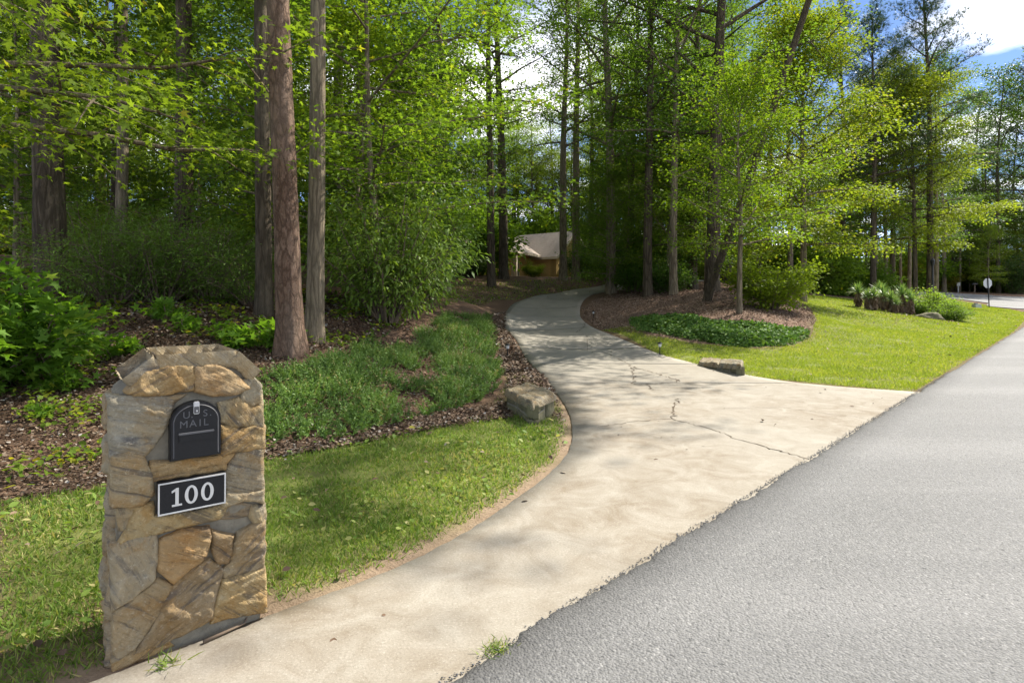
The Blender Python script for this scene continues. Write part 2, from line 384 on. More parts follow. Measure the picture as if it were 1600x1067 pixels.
# finer right edge of the flare so it follows the lawn
LEs = spl(LE, 260)
FLARE_R = [(6.2, 8.2), (5.3, 8.85), (4.1, 9.89), (3.65, 11.6), (3.42, 13.2), (3.3, 14.8)]
RE = RE[:9] + FLARE_R[:1] + [(4.35, 9.75)] + [(3.3, 14.7)] + RE[12:]
REs = spl(RE, 260)
DRIVE_POLY = [tuple(p) for p in LEs] + [tuple(p) for p in REs[::-1]]

# regions of the ground
LAWN_L = PX([(0, 1060), (0, 785), (60, 775), (170, 760), (420, 716), (520, 697), (640, 674), (750, 654), (800, 650), (850, 648)]) + [(.66, 6.7), (.62, 6.2), (.42, 5.06), (-.12, 3.9), (-.6, 3.18), (-1.1, 2.7), (-1.45, 3.1), (-1.9, 2.75), (-1.6, 2.3), (-2.4, 1.5), (-6, -2.4), (-10, -4), (-9, 2)]
STRIP_L = PX([(800, 650), (770, 630), (790, 600), (800, 575), (835, 585), (870, 625)]) + [(.64, 7.2), (.62, 6.7)]
JUNI = PX([(400, 600), (440, 582), (520, 562), (560, 540), (650, 522), (700, 492), (765, 494), (772, 545), (780, 585), (772, 615), (740, 633), (640, 660), (560, 680), (500, 694), (400, 706)])
LAWN_R = PX([(942, 516), (985, 509), (1010, 524), (1090, 538), (1180, 545), (1240, 541), (1268, 525), (1276, 500), (1266, 482), (1235, 468), (1252, 461), (1290, 463), (1335, 468), (1420, 470), (1490, 469), (1545, 477), (1598, 488)]) + [(36, 40), (28, 31), (18.2, 20.7), (12, 14.5), (6.0, 8.5), (5.3, 8.95), (4.2, 9.95), (3.75, 11.6), (3.5, 13.2), (3.4, 15), (3.3, 17)]
COVER_R = PX([(985, 497), (1040, 498), (1120, 504), (1200, 511), (1262, 516), (1262, 527), (1230, 540), (1160, 543), (1080, 531), (1000, 518), (985, 508)])
MULCH_R = PX([(912, 497), (910, 482), (935, 466), (1000, 458), (1110, 450), (1200, 458), (1240, 468), (1268, 484), (1276, 502), (1266, 528), (1230, 541), (1080, 534), (1000, 522), (940, 516)])
BED_Y = PX([(1330, 480), (1345, 493), (1400, 503), (1470, 507), (1508, 503), (1505, 490), (1450, 478), (1380, 474)])
STRAW_L = PX([(790, 490), (788, 515), (810, 546), (850, 590), (870, 620), (800, 610), (785, 570), (770, 520), (768, 492)])
HILL = PX([(620, 500), (700, 480), (770, 470), (815, 468), (870, 458), (920, 450), (930, 440), (860, 436), (780, 440), (700, 440), (640, 460)])

def lines(lo, hi, c, d0, g):
    o = [c]; s = d0
    while o[-1] < hi: o.append(o[-1] + s); s = min(s * g, 12)
    p = [c]; s = d0
    while p[-1] > lo: p.append(p[-1] - s); s = min(s * g, 12)
    return np.array(sorted(set(o + p)))
gx = lines(-260, 320, 0.5, 0.1, 1.022); gy = lines(-60, 420, 4.0, 0.1, 1.02)
X, Y = np.meshgrid(gx, gy)
Z = H(X, Y)
hx, hy = X.ravel(), Y.ravel()
def sd(poly): d = polydist(poly, hx, hy); return np.where(inside(poly, hx, hy), d, -d)
near = np.array([mnoise.noise((a * 2.3, b * 2.3, 0)) for a, b in zip(hx, hy)]) * 0.18
drv = sd(DRIVE_POLY)
rs = roadside(hx, hy)
Z = Z.ravel() - 0.10 * sm(0.0, 0.25, drv) * (rs > -0.4) - np.where(rs < -0.3, 0.05, 0)
Z = Z + 0.012 * near * (drv < -0.2) * (rs > 0.1)
g_w = np.maximum.reduce([sm(-0.1, 0.25, sd(LAWN_L) + near), sm(-0.2, 0.3, sd(LAWN_R) + near), 0.75 * sm(-.1, .3, sd(STRIP_L) + near)])
m_w = np.maximum.reduce([sm(-0.2, 0.3, sd(MULCH_R) + near), sm(-0.2, 0.3, sd(BED_Y)), 0.7 * sm(-.1, .3, sd(STRAW_L) + near)]) * (1 - g_w)
b_w = sm(0.38, 0.05, -drv + near * 1.3) * (hx < 2) * (hy < 9) + 0.0 * hx
i = np.arange(len(gy) - 1)[:, None] * len(gx) + np.arange(len(gx) - 1)[None]
Q = np.stack([i, i + 1, i + 1 + len(gx), i + len(gx)], -1).reshape(-1, 4)
tag(link('ground', np_mesh('ground', np.stack([hx, hy, Z], -1), Q, M['ground'], True, {'grass': g_w, 'mulch': m_w, 'bare': b_w * 0.8})), kind='structure')

# ------------------------------------------------------------------ asphalt road
def nz(x, y, s, seed=0): return mnoise.noise((x * s + seed, y * s - seed, seed * 1.7))
def road_strip(name, t0, t1, width, dens):
    ts = [t0]
    while ts[-1] < t1:
        d = abs(ts[-1] - 5.0); ts.append(ts[-1] + (0.02 if d < 7 else min(0.05 * d * .3, 2.0)))
    ts = np.array(ts)
    offs = np.array([0, 0.025, 0.07, 0.15, 0.35, 0.8, 2, 4, width])
    V = []; E = []
    for t in ts:
        x0, y0 = RD * t
        j = 0.035 * nz(t, 0, 1.3, 3) + 0.02 * nz(t, 0, 7.0, 5) + 0.016 * nz(t, 0, 26.0, 8)
        for k, o_ in enumerate(offs):
            s = REDGE - o_ + (j * (1 - min(o_ / 0.5, 1)))
            x, y = RD * t + RN * s
            z = 0.0 if k == 0 else (0.016 + 0.004 * nz(x, y, 20, 2) if k == 1 else 0.024 + 0.003 * nz(x, y, 9, 4) * (k < 4))
            V.append((x, y, z - (0.02 if k == 0 else 0))); E.append(max(0, 1 - o_ / 0.30) if k else 1)
    n = len(offs); i = np.arange(len(ts) - 1)[:, None] * n + np.arange(n - 1)[None]
    Qd = np.stack([i, i + n, i + n + 1, i + 1], -1).reshape(-1, 4)
    tag(link(name, np_mesh(name, V, Qd[:, ::-1], M['asphalt'], True, {'edge': E})), kind='structure')
road_strip('road', -14, 75, 7.2, 1)
# the cross street beyond the stop sign
near_e = [W(1380, 462, 75), W(1490, 467, 58), W(1545, 475, 52), W(1600, 484, 46), (62, 36, 0.0), (95, 24, 0)]
far_e = [W(1380, 455, 95), W(1490, 458, 75), W(1545, 460, 70), W(1600, 462, 66), (78, 54, .3), (110, 42, .2)]
a = spl([p[:2] for p in near_e], 60); b = spl([p[:2] for p in far_e], 60)
V = []
for p, q in zip(a, b):
    for f in np.linspace(0, 1, 7):
        x, y = p + (q - p) * f; V.append((x, y, max(Hs(x, y), 0) + 0.06))
i = np.arange(59)[:, None] * 7 + np.arange(6)[None]
tag(link('cross_street', np_mesh('cross_street', V, np.stack([i, i + 1, i + 8, i + 7], -1).reshape(-1, 4), M['asphalt'], True, {'edge': np.zeros(len(V))})), kind='structure')

# ------------------------------------------------------------------ concrete driveway, panel by panel
drive = tag(empty('driveway', (0, 0, 0)), kind='structure')
def drive_pt(s, f):
    """s along (0..259), f across"""
    i = min(int(s), 258); t = s - i
    l = LEs[i] * (1 - t) + LEs[i + 1] * t; r = REs[i] * (1 - t) + REs[i + 1] * t
    return l + (r - l) * f
def near_s(y):  # station where the left edge passes depth y
    k = np.argmin(np.abs(LEs[60:, 1] - y)) + 60
    return float(k)
cuts = [0.0, 28, near_s(9.2), near_s(11.8), near_s(14.5), near_s(18.4), near_s(22), near_s(26), near_s(30), near_s(34), near_s(38), 259]
PATCH = None
for a0, b0 in zip(cuts[:-1], cuts[1:]):
    ns = max(6, int((b0 - a0) * 1.5)); nf = 14
    L = np.linalg.norm(drive_pt(b0, .5) - drive_pt(a0, .5)); gap = 0.007 / max(L, .1) * (b0 - a0)
    ss = np.linspace(a0 + gap, b0 - gap, ns); V = []; gr = []
    for s in ss:
        for f in np.linspace(0, 1, nf):
            x, y = drive_pt(s, f); jit = (0.012 * nz(s * .5, 0, 2.1, 9)) if f in (0.0, 1.0) else 0
            x += jit
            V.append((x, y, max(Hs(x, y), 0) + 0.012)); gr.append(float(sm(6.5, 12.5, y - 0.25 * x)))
    V = np.array(V); n = nf
    i = np.arange(ns - 1)[:, None] * n + np.arange(n - 1)[None]
    Fq = np.stack([i, i + 1, i + n + 1, i + n], -1).reshape(-1, 4)
    # slab sides
    rim = list(range(nf)) + [k * n + n - 1 for k in range(1, ns)] + [(ns - 1) * n + k for k in range(n - 2, -1, -1)] + [k * n for k in range(ns - 2, 0, -1)]
    b = len(V); V2 = V[rim] - np.array([0, 0, 0.09]); m_ = len(rim)
    side = np.array([[rim[(k + 1) % m_], rim[k], b + k, b + (k + 1) % m_] for k in range(m_)])
    me = np_mesh('concrete_panel', np.vstack([V, V2]), np.vstack([Fq, side]), M['concrete'], False, {'grey': gr + [gr[r] for r in rim]})
    link('concrete_panel', me, drive)
def crack(pts, w=0.012, jit=0.02, step=0.05, pix=True, name='crack'):
    P = np.array(PX(pts) if pix else pts); o = [P[0]]
    for p, q in zip(P[:-1], P[1:]):
        n = max(2, int(np.linalg.norm(q - p) / step))
        for k in range(1, n + 1): o.append(p + (q - p) * k / n + np.random.default_rng(int(k * 31 + p[0] * 97) % 9999).normal(0, jit, 2) * (k < n))
    o = np.array(o); T = np.gradient(o, axis=0); T /= np.linalg.norm(T, axis=1, keepdims=True) + 1e-9; Nn = np.stack([-T[:, 1], T[:, 0]], -1)
    V = []
    for p, n in zip(o, Nn):
        ww = w * (0.2 + 0.6 * random.random()) / 2
        for s in (-1, 1):
            x, y = p + n * s * ww; V.append((x, y, max(Hs(x, y), 0) + 0.0155))
    i = np.arange(len(o) - 1) * 2
    link(name, np_mesh(name, V, np.stack([i, i + 2, i + 3, i + 1], -1), M['crack']), drive)
crack([(935, 669), (985, 661), (1050, 656), (1110, 672), (1160, 690), (1262, 719)], 0.022, 0.022)
crack([(1050, 656), (1052, 640), (1058, 624)], 0.03, 0.03)
crack([(940, 550), (965, 563), (990, 577), (1040, 590), (1062, 598), (1020, 602), (990, 604)], 0.03, 0.03)
crack([(990, 577), (987, 590), (992, 602), (1010, 603), (1022, 611)], 0.035, 0.03)
crack([(1120, 640), (1220, 638), (1350, 655)], 0.01, 0.02)
crack([(917, 525), (918, 550)], 0.02, 0.005); crack([(918, 550), (955, 549), (955, 553)], 0.03, 0.005); crack([(917, 524), (945, 524)], 0.03, 0.005)
crack([(900, 520), (912, 512), (914, 504)], 0.04, 0.03)

# ------------------------------------------------------------------ scatter helpers
def frame(d, n):
    d = d / (np.linalg.norm(d, axis=1, keepdims=True) + 1e-9)
    s = np.cross(d, n); s /= np.linalg.norm(s, axis=1, keepdims=True) + 1e-9
    return s, d, np.cross(s, d)
TEMPL = {
    'kite': (np.array([(0, 0, 0), (.36, .45, .08), (0, 1, -.06), (-.36, .45, .08)]), np.array([(0, 1, 2, 3)])),
    'lance': (np.array([(0, 0, 0), (.17, .4, .05), (0, 1, -.12), (-.17, .4, .05)]), np.array([(0, 1, 2, 3)])),
    'oval': (np.array([(0, 0, 0), (.27, .25, .05), (.3, .6, .04), (0, 1, -.08), (-.3, .6, .04), (-.27, .25, .05)]), np.array([(0, 1, 2, 3), (0, 3, 4, 5)])),
    'star': (np.array([(0, .12, 0)] + [(r * math.sin(a), .12 + r * math.cos(a), z) for a, r, z in
             [(R(180), .12, 0), (R(125), .52, -.06), (R(98), .26, .03), (R(62), .72, -.06), (R(32), .33, .03), (0, .9, -.1), (R(-32), .33, .03), (R(-62), .72, -.06), (R(-98), .26, .03), (R(-125), .52, -.06)]]),
             np.array([(0, k, k % 10 + 1) for k in range(1, 11)])),
    'blade': (np.array([(-.05, 0, 0), (.05, 0, 0), (.02, .6, .05), (0, 1, .18)]), np.array([(0, 1, 2), (0, 2, 3)])),
    'curl': (np.array([(0, 0, .05), (.38, .4, .16), (0, 1, .10), (-.38, .45, .2)]), np.array([(0, 1, 2), (0, 2, 3)])),
}
_nt = []
for k in range(9):
    a = k * 2.4; t = 0.25 + 0.75 * ((k * 7) % 9) / 9; _nt.append((a, t))
TEMPL['tuft'] = (np.array(sum([[(math.sin(a) * .02 + .03, 0, 0), (-.03, 0, math.cos(a) * .02), (math.sin(a) * .75 * t, .55 + .5 * (1 - t), math.cos(a) * .75 * t)] for a, t in _nt], [])), np.arange(27).reshape(9, 3))
def leaves(C, D, Nn, S, shape, r, var=None):
    tv, tf = TEMPL[shape]; n = len(C)
    s, d, nn = frame(D, Nn)
    V = C[:, None] + S[:, None, None] * (tv[None, :, 0:1] * s[:, None] + tv[None, :, 1:2] * d[:, None] + tv[None, :, 2:3] * nn[:, None])
    Fc = (np.arange(n)[:, None, None] * len(tv) + tf[None]).reshape(-1, tf.shape[1])
    if var is None: var = r.random(n)
    return V.reshape(-1, 3), Fc, np.repeat(var, len(tv))
def rand_in(poly, n, r):
    P = np.asarray(poly); lo, hi = P.min(0), P.max(0); o = np.zeros((0, 2))
    while len(o) < n:
        q = lo + (hi - lo) * r.random((n * 2, 2)); o = np.vstack([o, q[inside(P, q[:, 0], q[:, 1])]])
    return o[:n]
def area(poly):
    P = np.asarray(poly); x, y = P[:, 0], P[:, 1]; return 0.5 * abs(np.dot(x, np.roll(y, 1)) - np.dot(y, np.roll(x, 1)))
def view_keep(P, r, d0):
    """thin out with distance, keep only what could be seen"""
    d = np.hypot(P[:, 0], P[:, 1]); u = np.abs(P[:, 0]) / np.maximum(P[:, 1], .1)
    return P[(r.random(len(P)) < np.clip((d0 / np.maximum(d, .1)) ** 1.3, 0, 1)) & (u < 1.25) & (P[:, 1] > 0.9)]
def ndens(P, s, seed): return np.array([mnoise.noise((p[0] * s, p[1] * s, seed)) for p in P])
def blades(name, polys, dens, d0, size, m, label, cat, seed, patch=0.2, width=1.0, far=1.0, edge=0.1):
    r = np.random.default_rng(seed); Ps = []
    for poly in polys:
        n = int(area(poly) * dens)
        for c in range(0, n, 400000):
            q = rand_in(poly, min(400000, n - c), r); Ps.append(view_keep(q, r, d0))
    P = np.vstack(Ps)
    dn = ndens(P, 1.4, seed) + 0.5 * ndens(P, 5, seed + 3)
    P = P[(dn + r.normal(0, 0.22, len(P))) > -patch]
    # keep the blades off the paving and the bare rim
    dd = polydist(LEs[40:200:2], P[:, 0], P[:, 1], False)
    k = (dd > edge * (0.4 + r.random(len(P)))) & (roadside(P[:, 0], P[:, 1]) > 0.05); P = P[k]
    n = len(P); d = np.hypot(P[:, 0], P[:, 1])
    C = np.stack([P[:, 0], P[:, 1], H(P[:, 0], P[:, 1]) - 0.005], -1)
    D = np.stack([r.normal(0, .75, n), r.normal(0, .75, n), np.full(n, 1.0)], -1)
    S = size * (0.5 + 0.8 * r.random(n)) * (1 + 0.25 * ndens(P, 2.0, seed + 9))
    sc_w = width * np.clip(d / d0, 1, 6) ** .8
    tv, tf = TEMPL['blade']; s, dv, nn = frame(D, r.normal(0, 1, (n, 3)))
    V = C[:, None] + S[:, None, None] * (tv[None, :, 0:1] * (sc_w[:, None] * s)[:, None] + tv[None, :, 1:2] * dv[:, None] + tv[None, :, 2:3] * nn[:, None])
    Fc = (np.arange(n)[:, None, None] * 4 + tf[None]).reshape(-1, 3)
    var = np.clip(0.45 + 0.32 * r.normal(0, 1, n) + 0.35 * ndens(P, 0.9, seed + 5), 0, 1)
    tag(link(name, np_mesh(name, V.reshape(-1, 3), Fc, m, False, {'var': np.repeat(var, 4)})), label, cat, kind='stuff')

blades('lawn_grass', [LAWN_L], 6500, 3.2, 0.048, M['grass'], 'patchy short grass round the stone mailbox pillar', 'grass', 11, 0.5, 1.5, edge=0.14)
blades('verge_grass', [STRIP_L], 1500, 8, 0.05, M['grass'], 'thin grass along the left edge of the curving driveway', 'grass', 12, 0.0, 1.6, edge=0.1)
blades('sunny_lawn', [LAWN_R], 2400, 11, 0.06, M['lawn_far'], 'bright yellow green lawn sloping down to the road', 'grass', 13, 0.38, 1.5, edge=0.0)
# sparse tall grass on the shaded slope
blades('slope_grass', [HILL], 200, 18, 0.10, M['grass'], 'thin shaded grass on the slope below the house', 'grass', 14, 0.1, 2.0, edge=0.2)

# weeds: broad little leaves in the left lawn
def ground_leaves(name, polys, counts, size, shape, m, label, cat, seed, lift=0.01, flat=True, d0=6, avoid=True, upright=0.25, minnoise=-9):
    r = np.random.default_rng(seed)
    P = np.vstack([view_keep(rand_in(p, c, r), r, d0) for p, c in zip(polys, counts)])
    if minnoise > -5: P = P[ndens(P, 1.2, seed) + r.normal(0, .1, len(P)) > minnoise]
    if avoid: P = P[roadside(P[:, 0], P[:, 1]) > 0.02]
    n = len(P); az = r.random(n) * 6.283
    D = np.stack([np.cos(az), np.sin(az), r.normal(0.05, upright, n)], -1)
    Nn = np.stack([r.normal(0, upright, n), r.normal(0, upright, n), np.ones(n)], -1)
    on = inside(DRIVE_POLY, P[:, 0], P[:, 1])
    C = np.stack([P[:, 0], P[:, 1], np.maximum(H(P[:, 0], P[:, 1]), -1) + np.where(on, 0.016, lift) + np.abs(r.normal(0, lift, n)) * ~on], -1)
    d = np.hypot(P[:, 0], P[:, 1])
    S = size * (0.5 + r.random(n)) * np.clip(d / d0, 1, 2.2)
    V, Fc, var = leaves(C, D, Nn, S, shape, r)
    tag(link(name, np_mesh(name, V, Fc, m, False, {'var': var})), label, cat, kind='stuff')
ground_leaves('clover_weeds', [LAWN_L], [5000], 0.035, 'oval', M['grass'], 'small broad leaved weeds in the patchy grass', 'weeds', 21, 0.02, upright=0.4, d0=4, minnoise=0.05)
WOOD_L = PX([(-260, 800), (0, 785), (170, 760), (420, 716), (410, 600), (560, 540), (650, 520), (620, 480), (300, 460), (0, 420), (-260, 440)])
SEAM = PX([(400, 722), (520, 703), (640, 680), (750, 660), (800, 655), (800, 628), (640, 655), (500, 688), (400, 700)])
ground_leaves('leaf_litter', [WOOD_L, JUNI, STRAW_L, HILL, STRIP_L, SEAM], [130000, 14000, 18000, 16000, 1500, 6000], 0.032, 'curl', M['dead'], 'fallen brown leaves covering the woodland floor', 'leaf litter', 22, 0.012, upright=0.35, d0=7)
ground_leaves('mulch_chips', [MULCH_R, BED_Y], [60000, 2500], 0.06, 'lance', M['chip'], 'brown bark mulch under the trees beside the driveway', 'mulch', 23, 0.015, upright=0.4, d0=22)
ground_leaves('fallen_leaves', [LAWN_L, LAWN_R, DRIVE_POLY], [260, 900, 220], 0.042, 'oval', M['dead'], 'scattered fallen leaves lying on the lawns and driveway', 'leaves', 24, 0.03, upright=0.3, d0=14)

ground_leaves('woodland_weeds', [WOOD_L, HILL], [26000, 5000], 0.055, 'oval', M['leaf_near'], 'small green weeds sprouting through the leaf litter', 'weeds', 25, 0.05, upright=0.5, d0=8, minnoise=0.12)
# gravel crumbs along the asphalt edge
def crumbs():
    r = np.random.default_rng(31); n = 2600
    t = r.uniform(1.2, 13, n); s = REDGE + np.abs(r.normal(0, .018, n)) - 0.025
    P = t[:, None] * RD + s[:, None] * RN
    oc = np.array([(1, 0, 0), (0, 1, 0), (-1, 0, 0), (0, -1, 0), (0, 0, .8), (0, 0, -.5)]); of = np.array([(0, 1, 4), (1, 2, 4), (2, 3, 4), (3, 0, 4), (1, 0, 5), (2, 1, 5), (3, 2, 5), (0, 3, 5)])
    S = r.uniform(.002, .007, n)
    V = np.concatenate([P, np.full((n, 1), .017)], 1)[:, None] + S[:, None, None] * (oc[None] * r.uniform(.6, 1.3, (n, 6, 1)))
    tag(link('asphalt_crumbs', np_mesh('asphalt_crumbs', V.reshape(-1, 3), (np.arange(n)[:, None, None] * 6 + of[None]).reshape(-1, 3), M['asphalt'], False, {'edge': np.full(n * 6, .15)})), 'loose dark crumbs along the broken edge of the asphalt', 'gravel', kind='stuff')
crumbs()

# juniper ground cover: plumes of scale foliage rising from low mounds
def juniper():
    r = np.random.default_rng(41); P = rand_in(JUNI, 8500, r)
    dn = ndens(P, 1.1, 3) + 0.6 * ndens(P, 3.0, 5)
    P = P[dn + r.normal(0, .10, len(P)) > -0.10]; dn = ndens(P, 1.1, 3) + 0.6 * ndens(P, 3.0, 5); n = len(P)
    ed = np.minimum(1, polydist(JUNI, P[:, 0], P[:, 1]) / 0.5)
    hgt = (0.0 + 0.22 * np.clip(dn + .35, 0, 1)) * (0.4 + 0.6 * ed)
    base = np.stack([P[:, 0], P[:, 1], H(P[:, 0], P[:, 1])], -1)
    Vs, Fs, Ts = [], [], []; off = 0
    az = r.random(n) * 6.283; L = r.uniform(.10, .22, n); el = r.uniform(.05, .75, n)
    dv = np.stack([np.cos(az) * np.cos(el), np.sin(az) * np.cos(el), np.sin(el)], -1)
    pv = np.clip(0.45 + 0.2 * r.normal(0, 1, n) + .55 * dn, 0, 1)
    for k in range(18):
        t = (k + .5) / 18; ang = k * 2.4
        rad = r.normal(0, 1, (n, 3)); rad -= dv * (rad * dv).sum(1, keepdims=True); rad /= np.linalg.norm(rad, axis=1, keepdims=True) + 1e-9
        C = base + np.array([0, 0, 1]) * (hgt * (0.5 + 0.5 * t))[:, None] + dv * (L * t)[:, None] + np.array([0, 0, .05]) * t * t
        D = dv * .8 + rad * .8 + np.array([0, 0, .15])
        V, Fc, v = leaves(C, D, r.normal(0, 1, (n, 3)), r.uniform(.035, .06, n) * (1.25 - .6 * t), 'lance', r, np.clip(pv + .25 * (t - .6) + r.normal(0, .06, n), 0, 1))
        Vs.append(V); Fs.append(Fc + off); Ts.append(v); off += len(V)
    tag(link('juniper_ground_cover', np_mesh('juniper_ground_cover', np.vstack(Vs), np.vstack(Fs), M['juniper'], False, {'var': np.concatenate(Ts)})), 'low feathery green juniper spreading over the bank', 'ground cover', kind='stuff')
juniper()
def cover():
    r = np.random.default_rng(43); n = 22000; P = rand_in(COVER_R, n, r)
    ed = np.minimum(1, polydist(COVER_R, P[:, 0], P[:, 1]) / 0.5)
    z = H(P[:, 0], P[:, 1]) + r.random(n) ** .6 * .28 * ed * (0.75 + .5 * ndens(P, 1.2, 3))
    C = np.stack([P[:, 0], P[:, 1], z], -1)
    V, Fc, v = leaves(C, r.normal(0, 1, (n, 3)) * [1, 1, .4], np.array([0, -.2, 1]) + r.normal(0, .45, (n, 3)), r.uniform(.07, .13, n), 'oval', r)
    tag(link('vine_ground_cover', np_mesh('vine_ground_cover', V, Fc, M['cover'], False, {'var': v})), 'dark green leafy ground cover bed edging the sunny lawn', 'ground cover', kind='stuff')
cover()

# ------------------------------------------------------------------ stone mailbox pillar
PD = np.array([math.sin(R(52)), math.cos(R(52))])      # along the front face
PN = np.array([PD[1], -PD[0]])                          # out of the front face
PA = np.array([-1.57, 2.24]); PW = 0.565; PDEP = 0.38
def face_pt(a, z, o=0.0):
    p = PA + PD * a + PN * o; return (p[0], p[1], z)
def face_px(u, v):
    """place on the front face (along, height) seen at a photograph position"""
    q = (u - U0) / F
    a = (q * PA[1] - PA[0]) / (PD[0] - q * PD[1]); d = PA[1] + PD[1] * a
    return a, EYE + (HZ - v) / F * d
def stone_mat():
    m, nt, o = mat('stone'); N = NT(nt)
    oi = N.n('ShaderNodeObjectInfo'); rv = oi.outputs['Random']
    t = N.n('ShaderNodeTexCoord').outputs['Object']
    rot = N.n('ShaderNodeVectorRotate', {'Vector': t, 'Axis': (PN[0], PN[1], 0.0), 'Angle': N.math('MULTIPLY', N.math('SUBTRACT', rv, 0.35), 2.2)}, rotation_type='AXIS_ANGLE').outputs[0]
    st = N.n('ShaderNodeMapping', {'Vector': rot, 'Scale': (3, 3, 26)}).outputs[0]
    strata = N.noise(st, 1.0, 7, 0.62, 0.7)
    blot = N.noise(t, 7, 7, 0.62, 0.4); fine = N.noise(t, 70, 6, 0.65)
    base = N.ramp(rv, [(0.0, (0.232, 0.189, 0.122)), (0.2, (0.329, 0.220, 0.098)), (0.45, (0.256, 0.244, 0.201)), (0.7, (0.342, 0.262, 0.146)), (1.0, (0.281, 0.262, 0.207))])
    tan = N.mix(N.ramp(strata, [(0.35, 0), (0.68, .85)]), base, (0.439, 0.354, 0.220))
    c = N.mix(N.ramp(blot, [(0.46, 0), (0.66, 0.75)]), tan, (0.329, 0.201, 0.073))
    c = N.mix(N.ramp(strata, [(0.36, 0.8), (0.46, 0.0)]), c, (0.140, 0.122, 0.104))
    c = N.mix(N.ramp(blot, [(0.3, 0.5), (0.42, 0.0)]), c, (0.403, 0.384, 0.317))
    c = N.mix(N.ramp(fine, [(0.56, 0), (0.78, 0.6)]), c, (0.708, 0.647, 0.512))
    c = N.mix(N.ramp(fine, [(0.28, 0.6), (0.42, 0)]), c, (0.122, 0.104, 0.073))
    c = N.mix(1.0, c, oi.outputs['Color'], 'MULTIPLY')
    h = N.math('ADD', N.math('MULTIPLY', strata, 1.0), N.math('MULTIPLY', fine, 0.35))
    nt.links.new(N.bsdf(c, 0.8, 0.3, N.bump(h, 1.0, 0.03)), o.inputs[0]); return m
M['stone'] = stone_mat()
M['stone_moss'] = simple('stone_moss', (0.135, 0.125, 0.075), .9, .15, 0, .65, 9, .8)
pillar = tag(empty('mailbox_pillar', (*(PA + PD * PW / 2 - PN * PDEP / 2), 0)), 'tan and grey fieldstone pillar with chamfered top beside the driveway', 'stone pillar')
def to_pillar(V):
    o = np.array(pillar.location); return [tuple(np.array(p) - o) for p in V]
# mortar core: chamfered outline extruded back
outl = [(0.012, -0.08), (PW - 0.012, -0.08), (PW - 0.012, 1.075), (PW - 0.13, 1.195), (0.155, 1.195), (0.012, 1.075)]
V = [face_pt(a, z, -0.020) for a, z in outl] + [face_pt(a, z, -PDEP) for a, z in outl]
n = len(outl); fs_ = [tuple(range(n)), tuple(range(2 * n - 1, n - 1, -1))] + [(i, n + i, n + (i + 1) % n, (i + 1) % n) for i in range(n)]
MB().add(to_pillar(V), fs_).build('mortar_core', M['mortar'], pillar, bevel=0.008)
def stone_patch(poly2, place, thick, seed, rough=0.012, res=0.011, tilt=(0, 0), round_=0.012, parent=None, name='stone', mt=None, loc=None, flat=0.25):
    """irregular stone: a closed polygon in (a, z) with a weathered relief; place(a, z, out) -> world"""
    r = np.random.default_rng(seed); P = np.array(poly2, float); n = len(P)
    B = []
    for i in range(n):
        p, q = P[i], P[(i + 1) % n]; k = max(2, int(np.linalg.norm(q - p) / res))
        for j in range(k): B.append(p + (q - p) * j / k)
    B = np.array(B)
    c0 = P.mean(0)
    for i in range(len(B)):
        B[i] += np.array([mnoise.noise((B[i][0] * 22, B[i][1] * 22, seed)), mnoise.noise((B[i][0] * 22, B[i][1] * 22, seed + 9))]) * 0.006
    lo, hi = B.min(0), B.max(0)
    gxx, gyy = np.meshgrid(np.arange(lo[0], hi[0], res), np.arange(lo[1], hi[1], res))
    I = np.stack([gxx.ravel(), gyy.ravel()], -1) + r.normal(0, res * .2, (gxx.size, 2))
    I = I[inside(B, I[:, 0], I[:, 1])]; I = I[polydist(B, I[:, 0], I[:, 1]) > res * .45]
    A = np.vstack([B, I])
    res_ = delaunay_2d_cdt([Vector(p) for p in A], [], [list(range(len(B)))], 1, 1e-6)
    vo = np.array([(p.x, p.y) for p in res_[0]]); tris = [tuple(f) for f in res_[2]]
    de = polydist(B, vo[:, 0], vo[:, 1])
    nb = len(B)
    ang = (seed * 37 % 100) / 100 * 2.2 - 0.77; ca, sa = math.cos(ang), math.sin(ang)
    hgt = []
    for (a, z), d in zip(vo, de):
        s1 = a * ca + z * sa; s2 = -a * sa + z * ca
        ridged = mnoise.fractal((s1 * 3.5, s2 * 17, seed * 3.1), 1.0, 2.0, 4)
        lw = mnoise.noise((s1 * 3.2, s2 * 11, seed * 1.3)) * 3.0; step = (math.floor(lw) + min(1.0, (lw - math.floor(lw)) * 5)) * 0.0055
        fn = mnoise.fractal((s1 * 30, s2 * 70, seed), 0.7, 2.0, 4)
        e = min(1.0, d / round_); e = math.sqrt(max(0, 1 - (1 - e) ** 2))
        hgt.append(thick * (flat + (1 - flat) * e) + (ridged * rough + step + fn * 0.0045) * min(1, d / 0.02) + (tilt[0] * (a - c0[0]) + tilt[1] * (z - c0[1])) * e)
    front = [place(a, z, h) for (a, z), h in zip(vo, hgt)]
    # boundary skirt down to the mortar
    ec = {}
    for t in tris:
        for i in range(3):
            e = (t[i], t[(i + 1) % 3]); ec[e] = 1
    bd = [e for e in ec if (e[1], e[0]) not in ec]
    idx = sorted({i for e in bd for i in e}); mp_ = {v: len(front) + k for k, v in enumerate(idx)}
    back = [place(vo[i][0], vo[i][1], -0.045) for i in idx]
    V = front + back
    if loc is not None: V = [tuple(np.array(p) - np.array(loc)) for p in V]
    fs_ = [tuple(t) for t in tris] + [(e[1], e[0], mp_[e[0]], mp_[e[1]]) for e in bd]
    me = bpy.data.meshes.new(name); me.from_pydata(V, [], fs_); me.update(); me.materials.append(mt or M['stone'])
    me.polygons.foreach_set('use_smooth', [True] * len(me.polygons))
    return link(name, me, parent)
